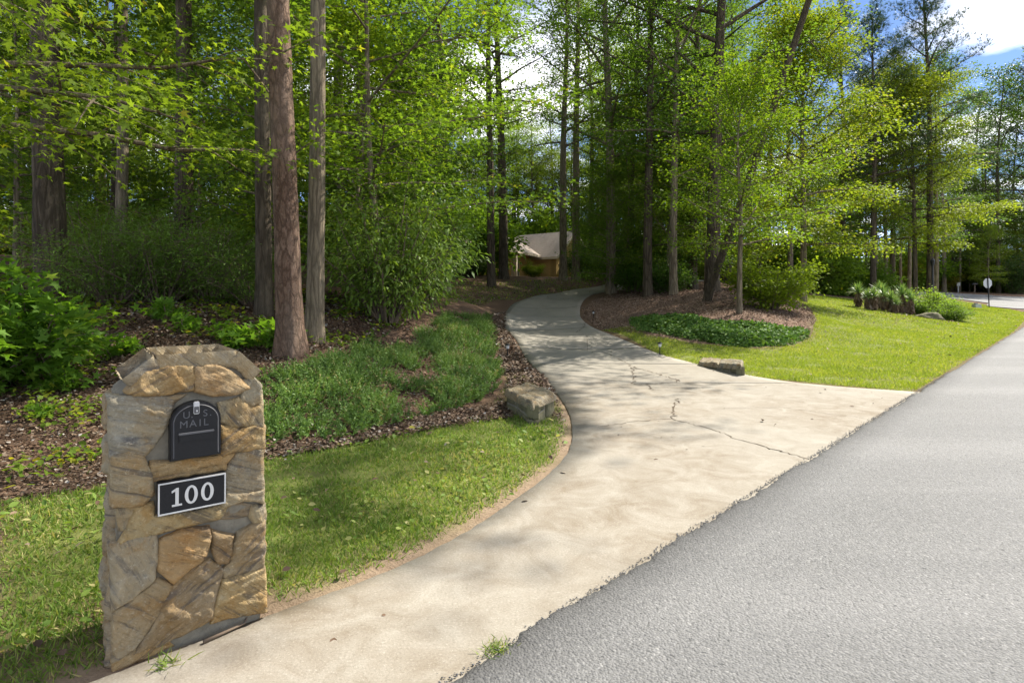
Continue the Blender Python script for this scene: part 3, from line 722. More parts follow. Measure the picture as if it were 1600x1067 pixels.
front_stones = [  # outlines read off the photograph, thickness
    ([(200, 612), (232, 580), (262, 572), (298, 573), (303, 590), (298, 610), (255, 617), (215, 619)], .030),
    ([(307, 573), (345, 572), (372, 590), (388, 605), (370, 615), (335, 618), (308, 612)], .034),
    ([(380, 596), (397, 590), (408, 602), (408, 628), (396, 634), (378, 624)], .028),
    ([(174, 622), (215, 622), (258, 622), (288, 620), (268, 634), (262, 660), (245, 690), (222, 712), (178, 712)], .026),
    ([(176, 715), (205, 708), (224, 712), (235, 742), (240, 770), (222, 786), (176, 790)], .034),
    ([(345, 632), (374, 624), (394, 636), (409, 634), (410, 668), (395, 664), (370, 668), (348, 660)], .022),
    ([(347, 664), (372, 671), (396, 667), (410, 672), (410, 700), (372, 704), (348, 712)], .036),
    ([(240, 722), (300, 716), (364, 706), (362, 712), (350, 726), (352, 734), (243, 752), (238, 738)], .022),
    ([(354, 738), (368, 712), (392, 702), (411, 700), (411, 762), (385, 768), (354, 766)], .022),
    ([(182, 790), (214, 790), (222, 800), (210, 830), (186, 828)], .020),
    ([(218, 792), (244, 786), (246, 806), (310, 796), (352, 786), (345, 800), (336, 812), (260, 830), (190, 850), (200, 836)], .026),
    ([(356, 768), (386, 770), (410, 766), (410, 786), (382, 782), (352, 792), (345, 786)], .036),
    ([(346, 800), (365, 788), (396, 790), (392, 806), (362, 812), (344, 810)], .016),
    ([(394, 792), (411, 790), (412, 816), (396, 818), (390, 808)], .022),
    ([(252, 846), (284, 830), (324, 826), (327, 838), (321, 868), (300, 884), (272, 908), (250, 886)], .040),
    ([(330, 830), (365, 838), (362, 862), (356, 878), (342, 880), (333, 864)], .034),
    ([(174, 856), (210, 844), (244, 840), (246, 880), (240, 905), (208, 932), (178, 950)], .030),
    ([(370, 836), (396, 822), (412, 820), (412, 884), (378, 896), (352, 902), (348, 890), (362, 876)], .022),
    ([(180, 958), (212, 936), (246, 910), (268, 918), (246, 962), (214, 1010), (180, 1030)], .022),
    ([(272, 915), (304, 890), (326, 878), (346, 896), (334, 934), (330, 965), (262, 1000), (218, 1014), (252, 962)], .028),
    ([(340, 938), (350, 908), (380, 900), (412, 890), (413, 955), (372, 962), (334, 970)], .026),
    ([(177, 1036), (215, 1018), (258, 1004), (268, 1012), (224, 1032), (180, 1052)], .018),
]
PO = tuple(pillar.location)
TONE = {14: (1.1, .80, .45), 15: (.62, .5, .38), 3: (.9, .95, 1.0), 16: (.95, .93, .88), 18: (.85, .8, .72), 19: (.78, .74, .70), 0: (1.1, .98, .75), 1: (1.15, .92, .65), 6: (1.15, 1.0, .7), 11: (1.2, 1.1, .9), 2: (.85, .92, 1.02), 4: (1.05, .95, .75), 8: (.85, .84, .8), 10: (1.1, 1.0, .72), 12: (.7, .62, .52), 17: (.88, .84, .76), 20: (1.0, .88, .62), 7: (1.1, .9, .58), 21: (1.15, 1.0, .75)}
for k, (poly, th) in enumerate(front_stones):
    pp = [face_px(u, v) for u, v in poly]
    ctr = np.mean(pp, 0); pp = [tuple(ctr + (np.array(p) - ctr) * 1.12) for p in pp]
    area2 = sum(pp[i][0] * pp[(i + 1) % len(pp)][1] - pp[(i + 1) % len(pp)][0] * pp[i][1] for i in range(len(pp)))
    if area2 < 0: pp = pp[::-1]
    o = stone_patch(pp, lambda a, z, h: face_pt(a, z, h - 0.03), th * 1.0 + 0.006, 100 + k, rough=0.017, round_=0.006, res=0.0075, flat=0.72, parent=pillar, loc=PO); o.color = (*[.28 + .74 * q for q in TONE.get(k, (1, .95, .8))], 1)
# ends and cap
def quad_stones(place, a0, a1, z0, z1, rows, seed, th, parent, loc, flip=False):
    r = random.Random(seed); z = z0
    for k in range(rows):
        zt = z0 + (z1 - z0) * (k + 1) / rows + (r.uniform(-.02, .02) if k < rows - 1 else 0)
        cutx = a0 + (a1 - a0) * r.uniform(.35, .65)
        for s, e in ((a0, cutx), (cutx, a1)):
            g = 0.006; j = lambda: r.uniform(0, .012)
            pp = [(s + g + j(), z + g + j()), (e - g - j(), z + g + j()), (e - g - j(), zt - g - j()), (s + g + j(), zt - g - j())]
            stone_patch(pp, place, th * r.uniform(.7, 1.4), seed * 50 + k * 2 + (s > a0), res=0.018, parent=parent, loc=loc)
        z = zt
def left_end(a, z, h): p = PA + PD * (-h + 0.012) - PN * (0.03 + (PDEP - .03) - a); return (p[0], p[1], z)
def right_end(a, z, h): p = PA + PD * (PW - 0.012 + h) - PN * (0.03 + a); return (p[0], p[1], z)
quad_stones(left_end, 0, PDEP - .03, -.02, 1.07, 6, 5, .022, pillar, PO)
quad_stones(right_end, 0, PDEP - .03, 0.0, 1.07, 6, 6, .022, pillar, PO)
def back_face(a, z, h): p = PA + PD * (PW - a) - PN * (PDEP + h); return (p[0], p[1], z)
quad_stones(back_face, 0.01, PW - .01, 0.0, 1.07, 6, 8, .022, pillar, PO)
def cham(x0, z0, x1, z1):
    d = np.array([x1 - x0, z1 - z0]); L = np.linalg.norm(d); d = d / L; nrm = np.array([-d[1], d[0]])
    def f(a, b, h): q = np.array([x0, z0]) + d * a + nrm * h; return face_pt(q[0], q[1], -PDEP - .005 + b)
    return f, L
for k, (x0, z0, x1, z1) in enumerate([(PW - .048, 1.112, PW - .13, 1.195), (PW - .13, 1.195, .155, 1.195), (.155, 1.195, .044, 1.104)]):
    f, L = cham(x0, z0, x1, z1); w = PDEP + .008
    # outline runs so that the relief faces up
    stone_patch([(-.012, 0), (-.012, w), (L + .008, w), (L + .008, 0)][::-1] if False else [(-.004 if k == 0 else -.012, 0), (L + (-.016 if k == 2 else .008), 0), (L + (-.016 if k == 2 else .008), w), (-.004 if k == 0 else -.012, w)], (lambda a, b, h, f=f: f(a, b, h)), .030 if k == 1 else .024, 300 + k, rough=.010, res=.014, parent=pillar, loc=PO)

# mailbox door in the pillar
MBLK = simple('black_paint', (0.012, 0.012, 0.013), 0.45, 0.35, 0, 0.25, 60, 0.08)
MGRY = simple('worn_black', (0.10, 0.10, 0.105), 0.5, 0.5, 0, 0.2, 40)
MALU = simple('aluminium', (0.62, 0.62, 0.62), 0.4, 0.5, 0.6, 0.1, 90)
MPLATE = simple('plate_black', (0.016, 0.016, 0.017), 0.65, 0.3, 0, 0.4, 140, 0.25)
MWHT = simple('plate_white', (0.62, 0.61, 0.58), 0.55, 0.4, 0, 0.08, 60)
ml, mz0 = face_px(264, 716); mr, mz1 = face_px(343, 709); mt = face_px(303, 626)[1]
mz0 = (mz0 + mz1) / 2; mw = mr - ml; mr_ = mw / 2; msh = mt - mr_ * 0.86
def arch(inset, o, n=20):
    a0, a1, zb = ml + inset, mr - inset, mz0 + inset; c = (a0 + a1) / 2; w = (a1 - a0) / 2; h = (mt - inset) - msh
    P = [(a0, zb), (a1, zb)] + [(c + w * math.cos(t), msh + h * math.sin(t)) for t in np.linspace(0, math.pi, n)]
    return [face_pt(a, z, o) for a, z in P]
mbox = tag(empty('mailbox', face_pt((ml + mr) / 2, mz0, 0.0)), 'black arched mailbox door set into the stone pillar', 'mailbox')
ML = np.array(mbox.location)
def loc_(V, L): return [tuple(np.array(p) - L) for p in V]
def prism_between(Vf, Vb, L): n = len(Vf); return MB().add(loc_(Vf + Vb, L), [tuple(range(n)), tuple(range(2 * n - 1, n - 1, -1))] + [((i + 1) % n, i, n + i, n + (i + 1) % n) for i in range(n)])
prism_between(arch(0, 0.026), arch(0, -0.35), ML).build('box_body', MBLK, mbox)
def ring(o1, o2, i1, i2, m, name, par, L):
    A, B = arch(i1, o1), arch(i2, o2); C = arch(i2, o1 - 0.006); n = len(A)
    b = MB().add(loc_(A + B + C, L), [(i, (i + 1) % n, n + (i + 1) % n, n + i) for i in range(n)] + [(n + i, n + (i + 1) % n, 2 * n + (i + 1) % n, 2 * n + i) for i in range(n)])
    return b.build(name, m, par)
door = prism_between(arch(0.004, 0.034), arch(0.004, 0.022), ML).build('door', MBLK, mbox)
for i1 in (0.010,):
    A, B, C = arch(i1, 0.0345), arch(i1 + .0025, 0.0385), arch(i1 + .005, 0.0345); n = len(A)
    MB().add(loc_(A + B + C, ML), [(i, (i + 1) % n, n + (i + 1) % n, n + i) for i in list(range(1, n))] + [(n + i, n + (i + 1) % n, 2 * n + (i + 1) % n, 2 * n + i) for i in list(range(1, n))]).build('door_rim', MGRY, door)
def fbox(a0, a1, z0, z1, o0, o1, L):
    V = [face_pt(a, z, o) for o in (o0, o1) for a, z in ((a0, z0), (a1, z0), (a1, z1), (a0, z1))]
    return MB().add(loc_(V, L), [(3, 2, 1, 0), (4, 5, 6, 7), (0, 1, 5, 4), (1, 2, 6, 5), (2, 3, 7, 6), (3, 0, 4, 7)])
mc = (ml + mr) / 2
fbox(mc - .068 * mw / .2, mc + .068 * mw / .2, mz0 + .075, mz0 + .105, .033, .041, ML).build('flag_plate', MBLK, door, bevel=.002)
fbox(mc - .070 * mw / .2, mc + .070 * mw / .2, mz0 + .105, mz0 + .112, .033, .048, ML).build('plate_lip', MGRY, door, bevel=.0015)
lt = fbox(mc - .011, mc + .011, mt - .05, mt + .002, .030, .044, ML).build('latch', MALU, mbox, bevel=.003)
fbox(mc - .009, mc + .009, mt - .046, mt - .018, .043, .047, ML).build('latch_tab', MGRY, lt, bevel=.002)
b = MB(); p0 = np.array(face_pt(mc, mt - .036, .046)); p1 = np.array(face_pt(mc, mt - .036, .051)); b.tube(loc_([p0, p1], ML), [.004, .003], 10); b.build('rivet', MALU, lt)
def text_mesh(s, size, ext, font_sx=1.0):
    cu = bpy.data.curves.new('t', 'FONT'); cu.body = s; cu.size = size; cu.extrude = ext; cu.align_x = 'CENTER'; cu.align_y = 'CENTER'
    o = bpy.data.objects.new('t', cu); COL.objects.link(o)
    dg = bpy.context.evaluated_depsgraph_get(); me = bpy.data.meshes.new_from_object(o.evaluated_get(dg))
    bpy.data.objects.remove(o); bpy.data.curves.remove(cu); return me
from mathutils import Matrix
def face_matrix(a, z, o, rot=0.0):
    ex = Vector((PD[0], PD[1], 0)); ez = Vector((0, 0, 1)); en = Vector((PN[0], PN[1], 0))
    X_ = ex * math.cos(rot) + ez * math.sin(rot); Y_ = -ex * math.sin(rot) + ez * math.cos(rot)
    m = Matrix((X_, Y_, en)).transposed().to_4x4(); m.translation = Vector(face_pt(a, z, o)); return m
def put_text(s, size, a, z, o, par, L, m, rot=0.0, name='lettering', sx=1.0, ext=0.0015):
    me = text_mesh(s, size, ext); me.materials.clear(); me.materials.append(m)
    me.transform(Matrix.Translation(-Vector(L)) @ face_matrix(a, z, o, rot) @ Matrix.Diagonal((sx, 1, 1, 1))); return link(name, me, par)
for ch, da in (('U', -.036), ('.', -.016), ('S', .034), ('.', .054)): put_text(ch, .040, mc + da, mt - .052, .0345, door, ML, MGRY, name='letter')
for ch, da in (('M', -.046), ('A', -.012), ('I', .014), ('L', .036)): put_text(ch, .042, mc + da, mt - .090, .0345, door, ML, MGRY, name='letter')
# house number plate
c4 = [face_px(u, v) for u, v in ((246, 803), (351, 782), (350, 735), (244, 754))]
pc = np.mean(c4, 0); bw = np.array(c4[1]) - np.array(c4[0]); prot = math.atan2(bw[1], bw[0]); pw = np.linalg.norm(bw); ph = (np.linalg.norm(np.array(c4[3]) - c4[0]) + np.linalg.norm(np.array(c4[2]) - c4[1])) / 2
plate = tag(empty('number_plate', face_pt(pc[0], pc[1], 0.0)), 'black house number plate reading 100 with pale border', 'number plate')
PL = np.array(plate.location)
def pbox(x0, x1, y0, y1, o0, o1, name, m, bev=0.0, par=plate):
    mm = face_matrix(pc[0], pc[1], 0, prot); P = [(x, y, o) for o in (o0, o1) for x, y in ((x0, y0), (x1, y0), (x1, y1), (x0, y1))]
    return MB().add([tuple(mm @ Vector(p) - Vector(PL)) for p in P], [(3, 2, 1, 0), (4, 5, 6, 7), (0, 1, 5, 4), (1, 2, 6, 5), (2, 3, 7, 6), (3, 0, 4, 7)]).build(name, m, par, bevel=bev)
hw, hh = pw / 2, ph / 2
pbox(-hw, hw, -hh, hh, -.01, .030, 'backing', MPLATE)
e = .006
for x0, x1, y0, y1 in ((-hw, hw, hh - e, hh), (-hw, hw, -hh, -hh + e), (-hw, -hw + e, -hh + e, hh - e), (hw - e, hw, -hh + e, hh - e)):
    pbox(x0, x1, y0, y1, .029, .034, 'border_strip', MWHT, .001)
def digit(s, x):
    """slab-serif numerals built as outlines"""
    mm = face_matrix(pc[0], pc[1], .030, prot); z1 = .004; H2 = .037; b = MB()
    def put(poly):
        n = len(poly); b.add([tuple(mm @ Vector((p[0] + x, p[1], z)) - Vector(PL)) for z in (0, z1) for p in poly], [tuple(range(n - 1, -1, -1)), tuple(range(n, 2 * n))] + [(i, (i + 1) % n, n + (i + 1) % n, n + i) for i in range(n)])
    if s == '1':
        put([(-.006, -H2 + .007), (.006, -H2 + .007), (.006, H2), (-.004, H2), (-.006, H2 - .004)]); put([(-.018, -H2), (.018, -H2), (.018, -H2 + .0072), (-.018, -H2 + .0072)]); put([(-.019, H2 - .018), (-.019, H2 - .010), (-.0055, H2 - .002), (-.0055, H2 - .012)])
    else:
        k = 28; t = np.linspace(0, 2 * math.pi, k, endpoint=False); ox, oy, ix, iy = .024, H2 + .001, .0115, H2 - .0075
        O = [(ox * math.cos(a), oy * math.sin(a)) for a in t]; I = [(ix * math.cos(a), iy * math.sin(a)) for a in t]
        for i in range(k): put([O[i], O[(i + 1) % k], I[(i + 1) % k], I[i]])
    b.build('numeral', MWHT, plate)
digit('1', -.058); digit('0', -.006); digit('0', .054)
# twig and grass tuft at its foot
def twig(pts, r0, label, name='fallen_twig'):
    L = pts[0]; b = MB(); b.tube([tuple(np.array(p) - np.array(L)) for p in pts], np.linspace(r0, r0 * .4, len(pts)), 7)
    o = b.build(name, M['twig'], None, True); o.location = L; return tag(o, label, 'twig')
def gp(u, v, h): x, y = G(u, v); return (x, y, max(Hs(x, y), 0) + h)
twig([gp(318, 1010, .02), gp(350, 996, .022), gp(382, 982, .025), gp(392, 966, .05)], .008, 'bare brown twig lying at the foot of the stone pillar')
def tuft(name, x, y, n, size, seed, label, m):
    r = np.random.default_rng(seed); C = np.stack([x + r.normal(0, .03, n), y + r.normal(0, .03, n), np.full(n, max(Hs(x, y), 0) + .012)], -1)
    D = np.stack([r.normal(0, .8, n), r.normal(0, .8, n), np.ones(n) * .7], -1)
    V, Fc, v = leaves(C, D, r.normal(0, 1, (n, 3)), r.uniform(.5, 1.2, n) * size, 'blade', r)
    V = V - np.array([x, y, 0]); o = link(name, np_mesh(name, V, Fc, m, False, {'var': v})); o.location = (x, y, 0); tag(o, label, 'grass tuft')
x, y = G(262, 1042); tuft('grass_tuft', x, y, 45, .06, 1, 'small grass tuft in front of the stone pillar', M['grass'])
x, y = G(776, 1020); tuft('grass_tuft', x, y, 130, .042, 2, 'grass tuft growing between the asphalt and the concrete', M['grass'])

# ------------------------------------------------------------------ low stone walls by the driveway
def low_wall(A, Bp, C, h1, h2, label, seed):
    """A-B long face towards the viewer, B-C end face; h1 height at A, h2 at B"""
    A, Bp, C = (np.array(p, float) for p in (A, Bp, C)); D = A + (C - Bp)
    zb = min(Hs(*A), Hs(*Bp), Hs(*C)) - .12; root = tag(empty('low_stone_wall', (*((A + C) / 2), zb + .1)), label, 'stone wall'); L = np.array(root.location)
    za, zbp = Hs(*A) + h1, Hs(*Bp) + h2
    pts = [A, Bp, C, D]; ctr = (A + C) / 2; ins = [ctr + (p - ctr) * .95 for p in pts]; tz = [za, zbp, zbp, za]
    V = [(p[0], p[1], zb) for p in ins] + [(p[0], p[1], z - .03) for p, z in zip(ins, tz)]
    MB().add(loc_(V, L), [(3, 2, 1, 0), (4, 5, 6, 7), (0, 1, 5, 4), (1, 2, 6, 5), (2, 3, 7, 6), (3, 0, 4, 7)]).build('mortar_core', M['mortar'], root)
    r = random.Random(seed)
    for p, q, zp, zq in ((A, Bp, za, zbp), (Bp, C, zbp, zbp), (C, D, zbp, za), (D, A, za, za)):
        Lh = np.linalg.norm(q - p); d = (q - p) / Lh; nrm = np.array([d[1], -d[0]]); n = max(2, int(Lh / .32))
        def pl(a, z, h, p=p, d=d, nrm=nrm): w = p + d * a + nrm * (h - .035); return (w[0], w[1], z)
        xs = [0] + sorted(Lh * (k + r.uniform(-.2, .2)) / n for k in range(1, n)) + [Lh]
        for k in range(n):
            x0, x1 = xs[k], xs[k + 1]; tt = lambda x: zp + (zq - zp) * x / Lh - .035
            mid = zb + (tt(x0) - zb) * r.uniform(.45, .7)
            spl_ = r.random() < .6
            lo_ = [(x0 + .012, zb), (x1 - .012, zb), (x1 - .012, mid + r.uniform(-.05, .05)), (x0 + .012, mid)] if spl_ else [(x0 + .012, zb), (x1 - .012, zb), (x1 - .012, tt(x1)), (x0 + .012, tt(x0))]
            stone_patch(lo_, pl, .035, seed * 40 + k, res=.025, rough=.02, flat=.7, parent=root, loc=L, mt=M['stone_moss'])
            if spl_: stone_patch([(x0 + .012, lo_[3][1] + .02), (x1 - .012, lo_[2][1] + .02), (x1 - .012, tt(x1)), (x0 + .012, tt(x0))], pl, .03, seed * 40 + 20 + k, res=.025, rough=.02, flat=.7, parent=root, loc=L, mt=M['stone_moss'])
    # flat cap slabs
    Lh = np.linalg.norm(Bp - A); d = (Bp - A) / Lh; dd = (D - A); Ld = np.linalg.norm(dd); dd = dd / Ld; n = max(1, int(Lh / .9) + 1)
    for k in range(n):
        x0, x1 = Lh * k / n, Lh * (k + 1) / n
        def pl(a, b_, h): w = A + d * a + dd * b_; return (w[0], w[1], za + (zbp - za) * a / Lh + h - .035)
        stone_patch([(x0 + (.006 if k else -.02), -.02), (x1 - (.006 if k < n - 1 else -.02), -.02), (x1 - (.006 if k < n - 1 else -.02), Ld + .02), (x0 + (.006 if k else -.02), Ld + .02)], pl, .045, seed * 40 + 50 + k, res=.03, rough=.012, parent=root, loc=L).color = (.72, .74, .76, 1)
a = np.array(G(790, 648)); b = np.array(G(832, 664)); c = np.array(G(866, 650))
low_wall(a + (0, .35), b, b + (np.array(c) - b) * 1.0 + (.02, .12), .24, .25, 'low block of mossy fieldstone wall on the left of the driveway', 3)
a = np.array(G(1092, 572)); b = np.array(G(1158, 588)); c = np.array(G(1174, 585))
low_wall(a, b, b + (c - b) * 1.05 + (0.02, .45), .08, .20, 'long low fieldstone wall in the sunny lawn beside the driveway', 4)

# ------------------------------------------------------------------ trees
class Skel:
    """branch tubes and twig points of one plant"""
    def __init__(s): s.V = []; s.Q = []; s.n = 0; s.tw = []; s.td = []
    def tube(s, p, r, n):
        V, Q = tube(p, r, n); s.V.append(V); s.Q.append(Q + s.n); s.n += len(V)
    def twig(s, P, D): s.tw.append(P); s.td.append(D)
    def mesh(s, name, m): return np_mesh(name, np.vstack(s.V), np.vstack(s.Q), m, True)
def unit(v): v = np.asarray(v, float); return v / (np.linalg.norm(v) + 1e-9)
def trunk_path(r, h, lean, wob, n):
    t = np.linspace(0, 1, n); ph = r.random(4) * 6.28
    x = lean[0] * h * t ** 1.0 + wob * (np.sin(t * 3.1 + ph[0]) - math.sin(ph[0])) * t + wob * .4 * np.sin(t * 9 + ph[1]) * t
    y = lean[1] * h * t ** 1.0 + wob * (np.sin(t * 2.7 + ph[2]) - math.sin(ph[2])) * t + wob * .4 * np.sin(t * 8 + ph[3]) * t
    return np.stack([x, y, h * t], -1)
def bark_relief(V, Q, path, n, seed, amp, flare):
    V = V.reshape(len(path), n, 3); c = path[:, None]
    d = V - c; rad = np.linalg.norm(d, axis=2, keepdims=True); dn = d / (rad + 1e-9)
    z = V[:, :, 2]
    fl = np.exp(-np.maximum(z, 0) / 0.35)[:, :, None] * flare
    ang = np.arctan2(dn[:, :, 1], dn[:, :, 0])
    fl = fl * (1 + 0.35 * np.sin(ang * 5 + seed)[:, :, None])
    if amp:
        nzv = np.array([mnoise.noise((p[0] * 16, p[1] * 16, p[2] * 6 + seed)) + .5 * mnoise.noise((p[0] * 40, p[1] * 40, p[2] * 17 + seed)) for p in V.reshape(-1, 3)]).reshape(z.shape)[:, :, None]
        lump = np.array([mnoise.noise((p[0] * 2, p[1] * 2, p[2] * 1.2 + seed)) for p in V.reshape(-1, 3)]).reshape(z.shape)[:, :, None]
    else: nzv = lump = 0
    return (c + dn * (rad * (1 + fl + 0.07 * lump) + amp * nzv)).reshape(-1, 3)
def grow(seed, h=20, r0=.3, base=6, cr=4.5, limbs=26, subs=6, lean=(0, 0), wob=.15, sides=14, rings=30, relief=0, up=(15, 60), top_r=.15, profile='round', bark='bark_dark', nm='tree', flare=.35, fork=None, side=None):
    r = np.random.default_rng(seed); S = Skel()
    P = trunk_path(r, h, lean, wob, rings); t = np.linspace(0, 1, rings)
    rad = r0 * (1 - t) ** .75 * (1 - top_r) + r0 * .06
    V, Q = tube(P, rad, sides); V = bark_relief(V, Q, P, sides, seed, relief, flare)
    V[:sides, 2] -= 0.35
    S.V.append(V); S.Q.append(Q); S.n = len(V)
    def at(z):
        k = min(max(z / h, 0), .999) * (rings - 1); i = int(k); f = k - i; return P[i] * (1 - f) + P[i + 1] * f, rad[i]
    for i in range(limbs):
        f = (i + r.random() * .8) / limbs; z = base + (h * .97 - base) * f
        p, rr = at(z); az = i * 2.4 + r.normal(0, .35)
        if side is not None and r.random() < side[1]: az = side[0] + r.normal(0, .7)
        if profile == 'round': pr = math.sqrt(max(.05, 1 - (2 * f - .85) ** 2 * .75))
        elif profile == 'cone': pr = 1.0 - .8 * f
        else: pr = .55 + .45 * math.sin(math.pi * min(1, f * 1.1))
        L = cr * pr * r.uniform(.7, 1.15); el = R(up[0] + (up[1] - up[0]) * f + r.normal(0, 8))
        d = np.array([math.cos(az) * math.cos(el), math.sin(az) * math.cos(el), math.sin(el)])
        q = np.linspace(0, 1, 6)[:, None]
        bend = np.array([0, 0, 1.0]) * r.uniform(-.18, .12) * L
        lp = p + d * L * q + bend * q ** 2 + np.cumsum(r.normal(0, .03 * L, (6, 3)), 0) * q
        lr = min(rr * .55, .018 * L + .012); S.tube(lp, np.linspace(lr, .008, 6), 6)
        for j in range(subs):
            g = .12 + .88 * (j + r.random() * .6) / subs; k = g * 5; a = min(int(k), 4); b0 = lp[a] + (lp[a + 1] - lp[a]) * (k - a)
            sgn = 1 if j % 2 else -1; hd = unit(lp[-1] - lp[0]); sd_ = unit(np.cross(hd, [0, 0, 1])) * sgn
            sv = unit(hd * .6 + sd_ * r.uniform(.5, 1.1) + np.array([0, 0, r.normal(.05, .25)]))
            sl_ = L * r.uniform(.22, .42) * (1.15 - .4 * g)
            w = np.linspace(0, 1, 5)[:, None]; bp = b0 + sv * sl_ * w + np.array([0, 0, -.12 * sl_]) * w ** 2
            S.tube(bp, np.linspace(max(.006, lr * .3), .004, 5), 3)
            S.twig(bp[1:], np.repeat(sv[None], 4, 0))
        S.twig(lp[3:], np.repeat(unit(lp[-1] - lp[-2])[None], 3, 0))
    return S
def crown_mesh(S, name, m, per, size, shape, seed, spread=(.32, .13), droop=.25, jitter=.5):
    r = np.random.default_rng(seed + 500)
    T = np.vstack(S.tw); D = np.vstack(S.td); n = len(T)
    T = np.repeat(T, per, 0); D = np.repeat(D, per, 0); N_ = len(T)
    off = r.normal(0, 1, (N_, 3)) * [spread[0], spread[0], spread[1]]
    C = T + off
    dd = D * .6 + off * .9 + r.normal(0, jitter, (N_, 3)) * [1, 1, .5] + np.array([0, 0, -droop])
    nn = np.array([0, 0, 1.0]) + r.normal(0, .42, (N_, 3))
    cl = np.repeat(r.random(n), per); var = np.clip(.55 * r.random(N_) + .45 * cl, 0, 1)
    sz = size * (.55 + .7 * r.random(N_))
    V, Fc, v = leaves(C, dd, nn, sz, shape, r, var)
    return np_mesh(name, V, Fc, m, False, {'var': v})
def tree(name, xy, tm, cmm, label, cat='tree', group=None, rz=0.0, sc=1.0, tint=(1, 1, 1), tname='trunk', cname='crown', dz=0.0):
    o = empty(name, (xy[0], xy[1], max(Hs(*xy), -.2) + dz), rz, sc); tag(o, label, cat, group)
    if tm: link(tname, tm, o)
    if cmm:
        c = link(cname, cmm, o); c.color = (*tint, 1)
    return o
def at_px(u, d): return ((u - U0) / F * d, d)

# --- named trees seen singly
S = grow(1, 27, .205, 17, 4.2, 18, 5, lean=(-.038, .0), wob=.10, sides=56, rings=190, relief=.011, flare=.42)
tree('pine_tree', at_px(455, 8.6), S.mesh('trunk', M['bark_pine']), crown_mesh(S, 'crown', M['needle'], 10, .22, 'tuft', 1, (.25, .2), 0), 'thick reddish brown pine trunk with plated bark, leaning, beside the juniper')
S = grow(2, 24, .165, 14.5, 3.6, 18, 6, lean=(.012, .01), wob=.22, sides=44, rings=150, relief=.010, bark='bark_oak', flare=.3)
tree('oak_tree', at_px(491, 9.9), S.mesh('trunk', M['bark_oak']), crown_mesh(S, 'crown', M['leaf'], 18, .13, 'kite', 2), 'grey tan hardwood trunk just right of the big reddish pine')
S = grow(3, 24, .17, 14.5, 3.6, 18, 6, lean=(-.012, .0), wob=.15, sides=30, rings=90, relief=.008)
tree('oak_tree', at_px(413, 11.2), S.mesh('trunk', M['bark_dark']), crown_mesh(S, 'crown', M['leaf'], 16, .13, 'kite', 3), 'dark slim trunk half hidden behind the big reddish pine')
S = grow(4, 25, .33, 8, 6, 24, 6, lean=(-.035, .0), wob=.15, sides=40, rings=110, relief=.012, flare=.3)
tree('oak_tree', at_px(82, 12.2), S.mesh('trunk', M['bark_dark']), crown_mesh(S, 'crown', M['leaf'], 20, .13, 'kite', 4), 'broad dark oak trunk rising behind the azaleas and leafy bush')
# overhanging sweetgum at the left, its trunk beside the lawn
S = grow(5, 12, .16, 2.6, 4.8, 28, 10, lean=(.04, .0), wob=.2, sides=18, rings=40, relief=.004, up=(0, 45), side=(.1, .45))
tree('sweetgum_tree', (-7.6, 7.0), S.mesh('trunk', M['bark_oak']), crown_mesh(S, 'crown', M['leaf_near'], 17, .095, 'star', 5, (.24, .09), .2), 'sweetgum with yellowing star shaped leaves arching over the leaf strewn ground', tint=(1.1, 1.05, .9))
S = grow(6, 11, .10, 2.0, 5.0, 30, 10, lean=(-.01, -.10), wob=.2, sides=16, rings=40, relief=.004, up=(-5, 45))
tree('sweetgum_tree', at_px(592, 13.9), S.mesh('trunk', M['bark_oak']), crown_mesh(S, 'crown', M['leaf_near'], 18, .10, 'star', 6, (.28, .10), .25), 'green sweetgum spreading over the evergreen shrub right of the pine', tint=(.95, 1.02, .9))
# trees round the driveway and house
spec = [  # u, v0, depth, radius, height, crown base, crown radius, lean, bark, seed, label, per, tint
    (768, 33, .27, 24, 9, 4.5, (-.012, 0), 'bark_dark', 7, 'forked dark trunk nearest the left side of the house', (.95, 1, .9)),
    (787, 39, .36, 27, 10, 5, (-.01, 0), 'bark_dark', 8, 'tall dark trunk standing at the left corner of the house roof', (1, 1, .9)),
    (880, 40, .31, 25, 9, 5, (-.006, 0), 'bark_oak', 9, 'left of the two close trunks in front of the house gable', (1.1, 1.05, .8)),
    (900, 41, .33, 27, 11, 4.5, (-.004, 0), 'bark_oak', 10, 'right of the two close trunks in front of the house gable', (1, 1, .9)),
    (924, 44, .24, 22, 7, 4.5, (0, 0), 'bark_dark', 11, 'slim dark trunk beside the flag of the house', (1.2, 1.1, .8)),
    (955, 30, .29, 24, 7, 5.5, (-.006, 0), 'bark_oak', 12, 'straight grey trunk at the right edge of the driveway crest', (.85, .95, .9)),
    (1012, 26.5, .24, 24, 7, 5, (0, 0), 'bark_dark', 13, 'straight trunk rising from the green undergrowth right of the driveway', (.85, .95, .9)),
    (986, 35, .22, 22, 8, 4, (.005, 0), 'bark_dark', 14, 'thin dark trunk behind the undergrowth right of the driveway', (.9, 1, .9)),
    (1052, 25.5, .20, 19, 5, 4.5, (.002, 0), 'bark_oak', 15, 'slim pale trunk at the back of the brown mulch', (.9, 1, .9)),
    (1112, 25, .33, 24, 6, 6.5, (.03, -.02), 'bark_dark', 16, 'thick trunk leaning right at the top of the brown mulch', (.9, .98, .9)),
    (1082, 31, .28, 22, 6, 5, (0, 0), 'bark_dark', 17, 'broad trunk in shade behind the brown mulch', (.95, 1, .9)),
]
for u, d, r0, h, bs, cr_, ln, bk, sd_, lb, ti in spec:
    S = grow(sd_, h, r0, bs, cr_, 26, 6, lean=ln, wob=.25, sides=20, rings=60, relief=.006)
    tree('hardwood_tree', at_px(u, d), S.mesh('trunk', M[bk]), crown_mesh(S, 'crown', M['leaf'], 18, .145, 'kite', sd_, (.36, .14)), lb, tint=ti)
